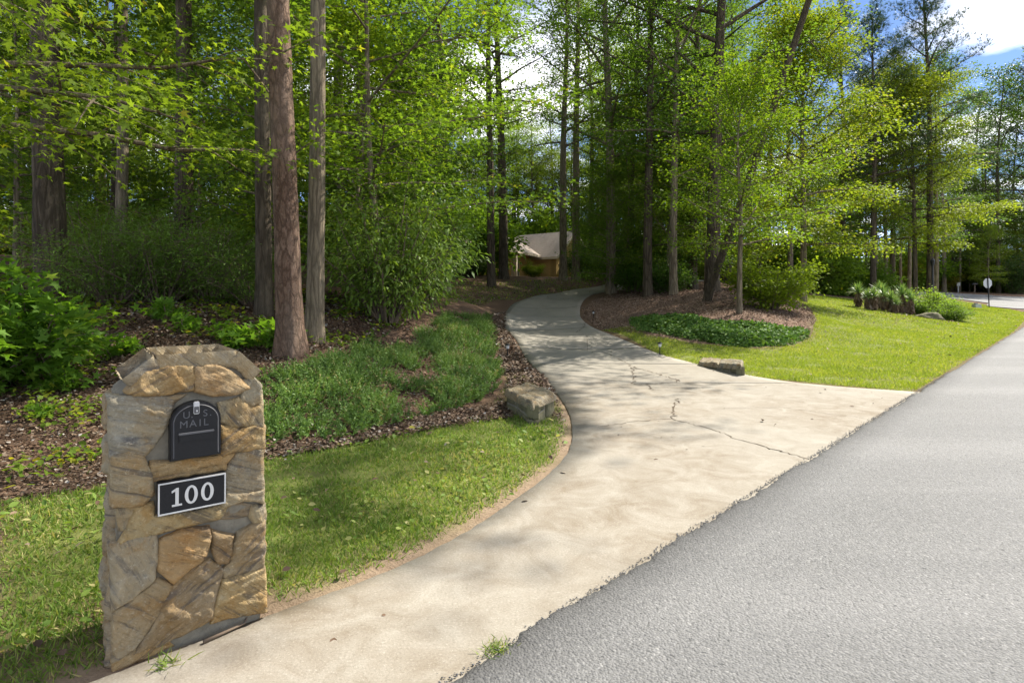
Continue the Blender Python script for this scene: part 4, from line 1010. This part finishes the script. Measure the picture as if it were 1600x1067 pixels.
# slim ornamental tree in the mulch, golden
S = grow(18, 7.0, .095, 2.0, 2.9, 26, 7, lean=(.03, 0), wob=.2, sides=14, rings=40, relief=.003, up=(5, 65), flare=.2)
tree('ornamental_tree', at_px(1155, 18), S.mesh('trunk', M['bark_oak']), crown_mesh(S, 'crown', M['leaf_gold'], 17, .10, 'kite', 18, (.28, .11)), 'young slim trunked tree with yellow green leaves in the brown mulch', tint=(.8, .95, .8))
S = grow(19, 13.2, .17, 2.6, 3.9, 36, 7, lean=(.01, 0), wob=.2, sides=12, rings=30, up=(5, 60))
tree('golden_tree', at_px(1255, 27), S.mesh('trunk', M['bark_oak']), crown_mesh(S, 'crown', M['leaf_gold'], 32, .135, 'kite', 19, (.36, .14)), 'tall tree turning golden yellow at the edge of the sunny lawn')
S = grow(20, 17, .2, 4.5, 5.5, 34, 7, wob=.2, sides=12, rings=30, up=(5, 60))
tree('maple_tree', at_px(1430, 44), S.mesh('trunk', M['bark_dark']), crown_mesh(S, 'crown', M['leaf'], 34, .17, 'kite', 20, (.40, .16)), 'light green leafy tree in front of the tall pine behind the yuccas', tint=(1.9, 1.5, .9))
maple_S = S
S = grow(21, 23.5, .26, 9, 5.2, 34, 6, wob=.2, sides=12, rings=30, up=(10, 55), profile='cone')
pineT, pineC = S.mesh('trunk', M['bark_dark']), crown_mesh(S, 'crown', M['needle'], 7, .30, 'tuft', 21, (.22, .16), -.3)
tree('tall_pine', at_px(1395, 52), pineT, pineC, 'tallest dark pine top standing against the blue sky')
# leaning tall tree, placed so its unseen high crown dapples the lawn and driveway
S = grow(22, 22, .17, 11.5, 4.8, 26, 7, lean=(.22, -.44), wob=.3, sides=16, rings=50, relief=.004, up=(0, 50))
tree('leaning_tree', (7.8, 23), S.mesh('trunk', M['bark_dark']), crown_mesh(S, 'crown', M['leaf'], 12, .14, 'kite', 22, (.26, .11)), 'tall leaning tree with its unseen crown placed to shade the lawn and driveway', tint=(.9, 1, .9))

# --- woods: a few kinds, copied
kinds = []
for k, (h, r0, bs, cr_, lm, per, sz, mt_) in enumerate([(23, .25, 7, 4.6, 24, 18, .165, 'leaf'), (20, .20, 5, 4.2, 24, 18, .16, 'leaf'), (25, .30, 10, 4.8, 22, 18, .165, 'leaf'), (10, .09, 1.4, 3.2, 26, 18, .125, 'leaf'), (7, .06, .8, 2.6, 24, 16, .115, 'leaf'), (16, .15, 3, 4.4, 26, 18, .17, 'leaf_dark')]):
    S = grow(60 + k, h, r0, bs, cr_, lm, 6, lean=(rng.normal(0, .012), rng.normal(0, .012)), wob=.3, sides=12, rings=26, up=(0, 58))
    kinds.append((S.mesh('trunk', M[['bark_dark', 'bark_oak', 'bark_dark', 'bark_oak', 'bark_oak', 'bark_dark'][k]]), crown_mesh(S, 'crown', M[mt_], per, sz, 'kite', 60 + k, (.36, .15))))
kinds.append((pineT, pineC))
placed = []
def ok(x, y, dmin):
    for a, b in placed:
        if (a - x) ** 2 + (b - y) ** 2 < dmin * dmin: return False
    return True
def woods(n, urange, drange, kk, dmin, label, group, seed, name='woodland_tree', tints=((1, 1, 1),), avoid=None):
    r = random.Random(seed); c = 0; tries = 0
    while c < n and tries < n * 60:
        tries += 1; u = r.uniform(*urange); d = math.sqrt(r.uniform(drange[0] ** 2, drange[1] ** 2)); x, y = at_px(u, d)
        if not ok(x, y, dmin): continue
        if avoid and avoid(u, d, x, y): continue
        if roadside(x, y) < 2.5 or bool(inside(np.array(DRIVE_POLY), np.array([x]), np.array([y]))[0]): continue
        k = r.choice(kk); tm, cm_ = kinds[k]; ti = r.choice(tints); j = r.uniform(.85, 1.15)
        tree(name, (x, y), tm, cm_, label, 'tree', group, r.uniform(0, 6.28), r.uniform(.82, 1.15), tuple(v * j for v in ti)); placed.append((x, y)); c += 1
house_clear = lambda u, d, x, y: (715 < u < 945 and d < 64) or (-6 < x < 9 and 44 < y < 72)
GREENS = ((1, 1, .9), (1.3, 1.2, .8), (.95, 1, .9), (1.6, 1.4, .7))
woods(12, (-150, 740), (14, 27), (0, 1, 2), 2.4, 'woodland tree standing in the shade behind the azaleas and evergreen shrubs', 'trees of the left woods', 1, tints=GREENS, avoid=house_clear)
woods(20, (-200, 720), (27, 52), (0, 1, 2, 5), 3.2, 'tree deep in the woods left of the house', 'trees deep in the left woods', 2, tints=GREENS, avoid=house_clear)
woods(28, (-150, 630), (14, 34), (3, 4), 2.0, 'slender understory tree in the woods left of the house', 'saplings of the left woods', 3, 'understory_tree', GREENS, house_clear)
woods(46, (-250, 760), (48, 88), (0, 1, 1, 5), 3.2, 'far tree closing the woods left of the house', 'far trees of the left woods', 4, tints=GREENS, avoid=house_clear)
woods(32, (730, 965), (70, 92), (0, 1, 5, 2), 2.2, 'far tree standing behind the house roof', 'trees behind the house', 5, tints=GREENS)
woods(13, (935, 1235), (36, 58), (0, 1, 2), 3.2, 'tree in the woods behind the brown mulch', 'trees of the right woods', 6, tints=GREENS, avoid=house_clear)
woods(4, (960, 1110), (28, 34), (3, 4), 1.6, 'leafy understory tree among the trunks at the top of the brown mulch', 'leafy saplings of the mulch bank', 17, 'understory_tree', ((1, 1.1, .9), (1.3, 1.25, .8)), lambda u, d, x, y: d < 26 and u < 1010)
woods(5, (560, 660), (20, 34), (3, 4), 1.8, 'leafy understory tree left of the driveway crest', 'leafy saplings of the left slope', 18, 'understory_tree', ((1, 1.1, .9), (1.3, 1.25, .8)))
woods(10, (940, 1130), (27, 45), (3, 4), 2.0, 'slender understory tree behind the brown mulch', 'saplings of the right woods', 7, 'understory_tree', GREENS, house_clear)
woods(32, (930, 1345), (60, 95), (0, 1, 5), 3.2, 'far tree closing the woods behind the brown mulch', 'far trees of the right woods', 8, tints=GREENS)
on_street = lambda u, d, x, y: (u > 1370 and 40 < d < 98 and y < 118 - .55 * x and y > 40 and x > 18 and (-0.55 * (x - 41) + 46) < y + 6 and y < (-0.42 * (x - 41) + 78))
woods(12, (1310, 1470), (42, 62), (1, 5, 6), 2.6, 'dark tree in the grove behind the yuccas', 'trees behind the yuccas', 9, tints=((.8, .9, .9), (1, 1, .9)), avoid=lambda u, d, x, y: u > 1440 and d > 55)
woods(40, (1420, 1800), (86, 120), (0, 1, 5, 5), 4.0, 'far tree on the other side of the cross street', 'trees across the cross street', 10, tints=((1.2, 1.15, .8), (1.5, 1.3, .8), (1, 1, .9)))

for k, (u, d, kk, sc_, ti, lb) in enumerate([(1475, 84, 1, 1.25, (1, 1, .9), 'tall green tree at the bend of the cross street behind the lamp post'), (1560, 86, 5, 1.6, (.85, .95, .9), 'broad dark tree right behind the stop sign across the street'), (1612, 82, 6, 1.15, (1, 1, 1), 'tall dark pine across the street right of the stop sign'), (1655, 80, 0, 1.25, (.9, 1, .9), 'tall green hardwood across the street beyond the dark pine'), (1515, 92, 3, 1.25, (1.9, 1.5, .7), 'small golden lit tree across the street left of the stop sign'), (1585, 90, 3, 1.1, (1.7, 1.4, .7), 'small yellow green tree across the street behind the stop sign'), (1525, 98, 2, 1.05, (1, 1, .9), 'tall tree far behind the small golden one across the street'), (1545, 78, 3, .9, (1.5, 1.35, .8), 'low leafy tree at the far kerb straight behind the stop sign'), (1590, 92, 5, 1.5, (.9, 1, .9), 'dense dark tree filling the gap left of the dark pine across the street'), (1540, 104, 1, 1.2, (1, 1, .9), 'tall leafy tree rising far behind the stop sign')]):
    tree('roadside_tree', at_px(u, d), *kinds[kk], lb, sc=sc_ * (1.3 if kk != 3 else 1.0), rz=k * 1.9, tint=ti)

# ------------------------------------------------------------------ shrubs
def shrub(seed, h, r, stems, per, size, shape, m, subs=6, spread=(.16, .10), droop=.2, bark='twig', twl=1.0):
    rr = np.random.default_rng(seed); S = Skel()
    for i in range(stems):
        az = rr.random() * 6.283; k = math.sqrt(rr.random()); tip = np.array([math.cos(az) * r * k, math.sin(az) * r * k, h * (1 - .55 * k * k) * rr.uniform(.7, 1.05)])
        w = np.linspace(0, 1, 6)[:, None]; p0 = np.array([math.cos(az), math.sin(az), 0]) * .12 * r
        lp = p0 + (tip - p0) * w + np.array([0, 0, .18 * h]) * w * (1 - w) + np.cumsum(rr.normal(0, .02 * h, (6, 3)), 0) * w
        S.tube(lp, np.linspace(.012 + .006 * h, .004, 6), 5)
        for j in range(subs):
            g = .15 + .85 * (j + rr.random()) / subs; q = g * 5; a = min(int(q), 4); b0 = lp[a] + (lp[a + 1] - lp[a]) * (q - a)
            sv = unit(rr.normal(0, 1, 3) * [1, 1, .5] + unit(lp[-1] - lp[0]) * .5); L = r * rr.uniform(.15, .38) * twl
            bp = b0 + sv * L * np.linspace(0, 1, 4)[:, None]; bp[:, 2] = np.maximum(bp[:, 2], .04); S.tube(bp, np.linspace(.007, .003, 4), 3); S.twig(bp[1:], np.repeat(sv[None], 3, 0))
        S.twig(lp[4:], np.repeat(unit(lp[-1] - lp[-2])[None], 2, 0))
    return S.mesh('stems', M[bark]), crown_mesh(S, 'foliage', M[m], per, size, shape, seed, spread, droop)
def put_shrub(mesh, u, d, label, name='shrub', sc=1.0, tint=(1, 1, 1), rz=0.0, group=None, xy=None):
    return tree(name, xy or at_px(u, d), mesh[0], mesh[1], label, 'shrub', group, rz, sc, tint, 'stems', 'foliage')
azalea = shrub(71, 1.7, 1.5, 30, 9, .075, 'lance', 'leaf_dark', 8, (.14, .10))
for k, (u, d, s) in enumerate([(175, 11.8, 1.0), (255, 12.2, 1.1), (330, 12.6, 1.15), (395, 12.2, .8), (140, 14, 1.2), (290, 14.5, 1.3)]):
    put_shrub(azalea, u, d, 'dark azalea mound in the shade behind the stone pillar', 'azalea', s, (1.4, 1.5, 1.1), k * 1.3, 'azaleas under the trees')
ever = shrub(72, 3.3, 1.6, 36, 7, .15, 'lance', 'leaf_dark', 10, (.17, .12), .6)
put_shrub(ever, 605, 12.4, 'large drooping evergreen shrub at the top of the juniper bank', 'evergreen_shrub', 1.0, (1.5, 1.5, 1.0))
put_shrub(ever, 640, 15.2, 'taller evergreen shrub half hidden behind the large drooping one', 'evergreen_shrub', 1.15, (1.1, 1.2, 1.0), 2.0)
hyd = shrub(73, 1.25, .95, 20, 5, .15, 'star', 'leaf_near', 5, (.14, .06), .1)
put_shrub(hyd, 30, 7.4, 'broad leaved green bush on the leaf litter by the left woods', 'hydrangea', 1.05, (.75, .95, .9))
put_shrub(hyd, -60, 6.6, 'broad leaved green bush partly beyond the left edge of the leaf litter', 'hydrangea', 1.0, (.75, .95, .9), 2)
seedl = shrub(74, .32, .3, 5, 3, .12, 'star', 'leaf_near', 3, (.06, .03), .0)
for k, (u, v) in enumerate([(95, 612), (175, 560), (290, 520), (262, 500), (150, 545), (375, 545), (415, 545), (345, 530), (60, 655)]):
    p = G(u, v); put_shrub(seedl, 0, 0, 'low green seedling sprouting from the leaf litter', 'seedling', (.8, 1.0, .9, 1.1, .7, 1.0, 1.2, .8, .45)[k], (.8, 1, .9), k, 'seedlings on the woodland floor', p)
under = shrub(75, 2.6, 1.7, 34, 9, .13, 'kite', 'leaf', 8, (.2, .12))
put_shrub(under, 992, 29.4, 'leafy green undergrowth round the trunks at the driveway crest', 'undergrowth_shrub', .75, (.95, 1.1, .9))
put_shrub(under, 1022, 31.5, 'taller leafy undergrowth behind the straight trunks right of the driveway', 'undergrowth_shrub', 1.25, (.8, .95, .9), 1.5)
put_shrub(under, 1045, 27.2, 'small leafy undergrowth at the top of the brown mulch', 'undergrowth_shrub', .7, (.8, .95, .9), 2.5)
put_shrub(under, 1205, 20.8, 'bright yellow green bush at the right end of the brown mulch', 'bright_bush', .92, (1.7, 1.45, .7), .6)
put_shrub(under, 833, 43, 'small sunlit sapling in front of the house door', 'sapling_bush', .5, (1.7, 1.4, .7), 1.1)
put_shrub(under, 735, 41, 'rounded shrub beside the house left of the dark trunks', 'house_shrub', .9, (.8, .95, .9), 3)
dk = shrub(76, 2.4, 1.5, 34, 9, .11, 'kite', 'leaf_dark', 8, (.18, .12))
put_shrub(dk, 918, 43, 'dark holly bush below the flag of the house', 'holly_bush', 1.15, (.7, .8, .8))
put_shrub(dk, 725, 38, 'dark glossy shrub left of the driveway crest', 'holly_bush', .9, (.8, .9, .9), 1)
put_shrub(dk, 702, 36, 'dark glossy shrub at the edge of the shaded slope', 'holly_bush', .8, (.8, .9, .9), 2)
put_shrub(dk, 1590, 80, 'dark conical evergreen across the cross street', 'holly_bush', 2.4, (.7, .8, .8), 2)
bp = shrub(77, 1.1, 1.2, 34, 9, .09, 'oval', 'leaf', 8, (.14, .09))
put_shrub(bp, 1450, 29.5, 'pale green mound of leafy perennials beside the yuccas', 'perennial_clump', 1.0, (1.6, 1.5, 1.2))
put_shrub(bp, 1485, 27.6, 'low green clump spilling over the end of the yucca bed', 'perennial_clump', .75, (1.3, 1.3, 1), 2)
put_shrub(bp, 1418, 29, 'green clump between the yuccas and the boulder', 'perennial_clump', .8, (1.2, 1.2, 1), 4)
# hedging undergrowth that closes the far woods
wl = shrub(78, 4.0, 3.0, 40, 12, .26, 'kite', 'leaf', 8, (.35, .25))
r_ = random.Random(5)
for k in range(48):
    u = -250 + 1000 * (k + r_.random()) / 48; d = r_.uniform(38, 72)
    if 735 < u: continue
    put_shrub(wl, u, d, 'leafy thicket on the floor of the left woods', 'thicket', r_.uniform(.7, 1.3), (r_.uniform(1, 1.6), r_.uniform(1, 1.4), .8), r_.random() * 6, 'thickets of the left woods')
for k in range(32):
    u = 935 + 420 * (k + r_.random()) / 32; d = r_.uniform(42, 68)
    put_shrub(wl, u, d, 'leafy thicket behind the trunks of the right woods', 'thicket', r_.uniform(.6, 1.1), (r_.uniform(1, 1.7), r_.uniform(1, 1.4), .8), r_.random() * 6, 'thickets of the right woods')
for k in range(22):
    u = 1340 + 420 * (k + r_.random()) / 22; d = r_.uniform(86, 105)
    put_shrub(wl, u, d, 'leafy thicket lining the far side of the cross street', 'thicket', r_.uniform(.9, 1.8), (r_.uniform(1, 1.9), r_.uniform(1, 1.5), .8), r_.random() * 6, 'thickets across the cross street')
for k in range(14):
    u = 735 + 215 * (k + r_.random()) / 14
    put_shrub(wl, u, r_.uniform(70, 78), 'leafy thicket behind the house', 'thicket', r_.uniform(1.2, 2), (1.2, 1.2, .8), r_.random() * 6, 'thickets behind the house')

# yuccas
def yucca(seed):
    r = np.random.default_rng(seed); h = r.uniform(.55, .95); b = Skel()
    b.tube(np.stack([r.normal(0, .01, 6).cumsum(), r.normal(0, .01, 6).cumsum(), np.linspace(-.1, h, 6)], -1), np.linspace(.07, .05, 6), 9)
    n = 120; el = r.uniform(-.3, 1.5, n); az = r.random(n) * 6.283; D = np.stack([np.cos(az) * np.cos(el), np.sin(az) * np.cos(el), np.sin(el)], -1)
    tv = np.array([(-.035, 0, 0), (.035, 0, 0), (.028, .55, .02), (-.028, .55, .02), (0, 1, -.06)]); s, d, nn = frame(D, r.normal(0, .2, (n, 3)) + [0, 0, 1]); L = r.uniform(.42, .6, n)
    V = np.array([0, 0, h]) + L[:, None, None] * (tv[None, :, 0:1] * s[:, None] + tv[None, :, 1:2] * d[:, None] + tv[None, :, 2:3] * nn[:, None])
    o = np.arange(n)[:, None] * 5
    lv = np_mesh('leaf_rosette', V.reshape(-1, 3), [o + np.array([[0, 1, 2, 3]]), o + np.array([[3, 2, 4]])], M['yucca'], False, {'var': np.repeat(r.random(n), 5)})
    n = 90; zz_ = r.uniform(.1, h, n); az = r.random(n) * 6.283; D = np.stack([np.cos(az) * .35, np.sin(az) * .35, -np.ones(n)], -1)
    C = np.stack([.06 * np.cos(az), .06 * np.sin(az), zz_], -1); Vd, Fd, vd = leaves(C, D, r.normal(0, 1, (n, 3)), np.minimum(r.uniform(.25, .4, n), zz_), 'lance', r)
    return b.mesh('trunk', M['bark_dark']), lv, np_mesh('dead_leaf_skirt', Vd, Fd, M['dead'], False, {'var': vd * .5 + .4})
ys = [yucca(90 + k) for k in range(3)]
for k, (u, d, s) in enumerate([(1341, 27.6, 1.05), (1356, 27.0, .9), (1366, 26.9, .9), (1380, 27.6, 1.1), (1392, 27.2, .95), (1409, 28.0, 1.15), (1422, 27.8, 1.1), (1400, 26.9, .7), (1375, 28.8, 1.1)]):
    t_, l_, d_ = ys[k % 3]; x, y = at_px(u, d)
    o = empty('yucca', (x, y, Hs(x, y)), k * 1.7, s); tag(o, 'spiky yucca on a short trunk in the bed on the lawn', 'yucca', 'yuccas in the lawn bed'); link('trunk', t_, o); link('leaf_rosette', l_, o); link('dead_leaf_skirt', d_, o)
# boulder
def boulder(x, y, sx, sy, sz, label):
    bm = bmesh.new(); bmesh.ops.create_icosphere(bm, subdivisions=4, radius=1)
    for v in bm.verts:
        n_ = mnoise.fractal(v.co * 1.6, .8, 2, 4) * .28; v.co = v.co * (1 + n_); v.co.x *= sx; v.co.y *= sy; v.co.z *= sz
    me = bpy.data.meshes.new('boulder'); bm.to_mesh(me); bm.free(); me.materials.append(M['stone_moss']); me.polygons.foreach_set('use_smooth', [True] * len(me.polygons))
    o = link('boulder', me); o.location = (x, y, Hs(x, y)); tag(o, label, 'boulder')
x, y = at_px(1452, 26.8); boulder(x, y, .6, .45, .30, 'low brown boulder at the front of the yucca bed')

# ------------------------------------------------------------------ house
def siding_mat():
    m, nt, o = mat('siding'); N = NT(nt)
    w = N.n('ShaderNodeTexWave', {'Vector': N.coord((1, 1, 0)), 'Scale': 1.6, 'Distortion': 0.3}, wave_type='BANDS', bands_direction='DIAGONAL').outputs['Fac']
    c = N.mix(N.noise(N.coord(), 2, 5), (0.50, 0.32, 0.12), (0.62, 0.42, 0.17)); c = N.mix(N.ramp(w, [(0, .5), (.12, 0)]), c, (.14, .09, .04))
    nt.links.new(N.bsdf(c, .8, .2), o.inputs[0]); return m
def shingle_mat():
    m, nt, o = mat('shingle'); N = NT(nt)
    n = N.n('ShaderNodeTexVoronoi', {'Vector': N.coord((3, 3, 8)), 'Scale': 1.5}).outputs['Color']
    c = N.mix(N.ramp(n, [(0, 0), (1, 1)]), (.30, .235, .20), (.44, .36, .31)); c = N.mix(N.noise(N.coord(), .7, 4), c, (.36, .31, .27))
    nt.links.new(N.bsdf(c, .9, .15, N.bump(N.noise(N.coord((2, 2, 12)), 3, 3), .4, .03)), o.inputs[0]); return m
M['siding'], M['shingle'] = siding_mat(), shingle_mat()
MTRIM = simple('trim', (.55, .47, .36), .6, .3); MDOOR = simple('dark_door', (.03, .028, .03), .5, .4); MGLS = simple('window_glass', (.03, .04, .05), .1, .6)
hz0 = 2.75
house = tag(empty('house', (2, 56, hz0)), 'tan sided house with brown shingle roof behind the tree trunks', 'house')
HL = np.array(house.location)
def wing(eA, d, n_back, length, width, z_e, z_r, seed, over=.6):
    """eave line from eA along d; n_back points away from the eave; gable wing"""
    eA = np.array(eA, float); d = unit(d); nb = unit(n_back); z0 = hz0 - .6
    wA = eA + nb * over; wB = wA + d * length; wD = wA + nb * (width - 2 * over); wC = wD + d * length; half = width / 2
    rA = eA + nb * half; rB = rA + d * length
    zw = z_e + (z_r - z_e) * over / half - .12
    def P(p, z): return tuple(np.array([p[0], p[1], z]) - HL)
    MB().add([P(wA, z0), P(wB, z0), P(wB, zw), P(wA, zw)], [(0, 1, 2, 3)]).build('front_wall', M['siding'], house)
    MB().add([P(wD, z0), P(wC, z0), P(wC, zw), P(wD, zw)], [(3, 2, 1, 0)]).build('back_wall', M['siding'], house)
    for p, q, r in ((wA, wD, rA), (wB, wC, rB)):
        MB().add([P(p, z0), P(q, z0), P(q, zw), P(r, z_r - .14), P(p, zw)], [(0, 1, 2, 3, 4)]).build('gable_wall', M['siding'], house)
    ov = d * .45
    for e, r in ((eA, rA), (eA + nb * width, rA)):
        q = [P(e - ov, z_e), P(e + d * length + ov, z_e), P(r + d * length + ov, z_r), P(r - ov, z_r)]; q2 = [(a, b, c - .14) for a, b, c in q]
        MB().add(q + q2, [(0, 1, 2, 3), (7, 6, 5, 4), (0, 4, 5, 1), (1, 5, 6, 2), (2, 6, 7, 3), (3, 7, 4, 0)]).build('roof', M['shingle'], house)
    e = eA - nb * .03; MB().add([P(e - ov, z_e - .22), P(e + d * length + ov, z_e - .22), P(e + d * length + ov, z_e + .01), P(e - ov, z_e + .01)], [(0, 1, 2, 3)]).build('fascia', MTRIM, house)
    for s_ in (-1, 1):
        pp = (eA - ov * 1.02) if s_ < 0 else (eA + d * length + ov * 1.02); rr_ = pp + nb * half; ee = pp + nb * width
        MB().add([P(pp, z_e - .24), P(rr_, z_r - .24), P(ee, z_e - .24), P(ee, z_e + .02), P(rr_, z_r + .02), P(pp, z_e + .02)], [(0, 1, 4, 5), (1, 2, 3, 4)]).build('bargeboard', MTRIM, house)
    return wA, wB, zw
dl = unit((.33, .944)); nl = unit((-.944, .33))
a0 = np.array((0.15, 49)) - dl * 10
wA, wB, zw = wing(a0, dl, nl, 22, 8.5, 5.05, 7.4, 1, over=1.3)
def wall_box(p, d, n_, s0, s1, z0, z1, o0, o1, name, m, par=house):
    V = [tuple(np.array([*(p + d * s + n_ * o), z]) - HL) for o in (o0, o1) for s, z in ((s0, z0), (s1, z0), (s1, z1), (s0, z1))]
    return MB().add(V, [(3, 2, 1, 0), (4, 5, 6, 7), (0, 1, 5, 4), (1, 2, 6, 5), (2, 3, 7, 6), (3, 0, 4, 7)]).build(name, m, par)
dr = wall_box(wA, dl, -nl, 13.2, 15.0, hz0 - .1, hz0 + 2.0, .0, .06, 'door', MDOOR)
for s in (13.0, 15.0): wall_box(wA, dl, -nl, s, s + .2, hz0 - .1, hz0 + 2.15, .0, .09, 'door_frame', MTRIM)
w_ = wall_box(wA, dl, -nl, 5, 6.6, hz0 + .9, hz0 + 1.9, .0, .05, 'window', MTRIM); wall_box(wA, dl, -nl, 5.1, 6.5, hz0 + 1, hz0 + 1.8, .04, .07, 'pane', MGLS, w_)
wall_box(a0 + nl * .25, dl, -nl, 11.0, 11.35, hz0 - .4, 5.0, -.15, .15, 'porch_post', MTRIM)
gr_ = unit((-.75, .66)); gs = unit((.66, .75))
wing(np.array((4.1, 55.4)), gr_, gs, 11, 6.2, 4.85, 7.6, 2, over=.35)
p = np.array((4.1, 55.4)) + gs * 2.2
dw = wall_box(p, gs, -gr_, .5, 1.7, hz0 + .7, hz0 + 1.8, .0, .05, 'window', MTRIM); wall_box(p, gs, -gr_, .6, 1.6, hz0 + .8, hz0 + 1.7, .04, .07, 'pane', MGLS, dw)
# flag on a slanted staff
def flag_mat():
    m, nt, o = mat('flag_cloth'); N = NT(nt)
    uv = N.n('ShaderNodeSeparateXYZ', {0: N.n('ShaderNodeTexCoord').outputs['Object']})
    st = N.math('GREATER_THAN', N.math('FRACT', N.math('MULTIPLY', uv.outputs['Z'], 6.5 / .9)), .5)
    c = N.mix(st, (.5, .03, .04), (.75, .75, .75))
    can = N.math('MULTIPLY', N.math('LESS_THAN', uv.outputs['X'], .6), N.math('GREATER_THAN', uv.outputs['Z'], -.42))
    c = N.mix(can, c, (.03, .05, .2)); nt.links.new(N.bsdf(c, .8, .1), o.inputs[0]); return m
fl = tag(empty('flag', (6.15, 46, 4.3)), 'striped red white and blue flag on a slanted staff by the house', 'flag'); fl.rotation_euler = (0, R(38), R(-15))
n = 12; V = []
for i in range(n + 1):
    for j in range(7): x = 1.4 * i / n; V.append((x, .06 * math.sin(x * 5 + j * .3), -.9 * j / 6))
i = np.arange(n)[:, None] * 7 + np.arange(6)[None]
link('cloth', np_mesh('cloth', V, np.stack([i, i + 7, i + 8, i + 1], -1).reshape(-1, 4), flag_mat(), True), fl)
MB().tube([(-.02, 0, -1.6), (-.02, 0, .12)], [.018, .015], 8).build('staff', MTRIM, fl)

# ------------------------------------------------------------------ street furniture
def path_light(x, y, label):
    o = empty('path_light', (x, y, max(Hs(x, y), 0))); tag(o, label, 'path light')
    MB().tube([(0, 0, -.1), (0, 0, .2)], [.012, .012], 8).build('stake', MBLK, o); MB().tube([(0, 0, .2), (0, 0, .27)], [.035, .04], 12).build('lens', MWHT, o)
    MB().tube([(0, 0, .27), (0, 0, .285), (0, 0, .31)], [.065, .065, .02], 14).build('cap', MBLK, o)
for (u, v), lb in zip([(1031, 555), (927, 498), (793, 558), (962, 561)], ['black path light standing in the sunny lawn by the driveway', 'black path light at the edge of the brown mulch', 'black path light in the leaf litter left of the driveway', None]):
    if lb: path_light(*G(u, v), lb)
x, y = at_px(1545, 45); z = Hs(x, y)
ss = tag(empty('stop_sign', (x, y, z)), 'grey back of an octagonal stop sign on a dark post by the cross street', 'sign'); ss.rotation_euler = (0, R(-3), R(8))
MB().box((0, -.03, 1.1), (.07, .05, 2.5)).build('post', MBLK, ss, bevel=.008)
oc = [(.41 * math.cos(R(22.5 + 45 * k)), .41 * math.sin(R(22.5 + 45 * k))) for k in range(8)]
V = [(a, o_, 1.95 + b) for o_ in (.0, .012) for a, b in oc]; MB().add(V, [tuple(range(8)), tuple(range(15, 7, -1))] + [((i + 1) % 8, i, 8 + i, 8 + (i + 1) % 8) for i in range(8)]).build('sign_panel', simple('sign_back', (.55, .56, .55), .5, .4, .3), ss)
MB().add([(a * .99, .0125, 1.95 + b * .99) for a, b in oc], [tuple(range(7, -1, -1))]).build('sign_face', simple('sign_red', (.45, .02, .02), .5, .4), ss)
x, y = at_px(1526, 40.5); z = Hs(x, y); ub = tag(empty('utility_box', (x, y, z)), 'small grey green utility box in the grass near the stop sign', 'utility box')
MB().add([(-.26, -.2, -.05), (.26, -.2, -.05), (.26, .2, -.05), (-.26, .2, -.05), (-.22, -.16, .28), (.22, -.16, .28), (.22, .16, .28), (-.22, .16, .28)], [(3, 2, 1, 0), (4, 5, 6, 7), (0, 1, 5, 4), (1, 2, 6, 5), (2, 3, 7, 6), (3, 0, 4, 7)]).build('housing', simple('box_green', (.42, .45, .38), .6, .3), ub, bevel=.03)
MB().box((-.05, 0, .31), (.2, .16, .08)).build('lid_knob', MGRY, ub, bevel=.02)
x, y = at_px(1457, 36); z = Hs(x, y); lp = tag(empty('lamp_post', (x, y, z)), 'slim black lamp post behind the yucca bed', 'lamp post')
MB().tube([(0, 0, -.2), (0, 0, .25), (0, 0, .3), (0, 0, 2.6)], [.09, .09, .05, .045], 12).build('post', MBLK, lp); MB().tube([(0, 0, 2.6), (0, 0, 2.66), (0, 0, 2.95), (0, 0, 3.1)], [.06, .09, .13, .02], 12).build('lantern', MBLK, lp)
x, y = at_px(1523, 76); z = Hs(x, y); mb2 = tag(empty('roadside_mailbox', (x, y, z)), 'small black mailbox on a post across the cross street', 'mailbox')
MB().box((0, 0, .5), (.1, .1, 1.3)).build('post', M['twig'], mb2); b = MB(); b.tube([(-.3, 0, 1.25), (.3, 0, 1.25)], [.13, .13], 14); b.build('box', MBLK, mb2)
x, y = at_px(1497, 84); z = Hs(x, y); wb = tag(empty('roadside_post', (x, y, z)), 'white post with a square panel across the cross street', 'post')
MB().box((0, 0, .6), (.12, .12, 1.6)).build('post', MWHT, wb); MB().box((0, -.08, 1.2), (.5, .04, .5)).build('panel', MWHT, wb)
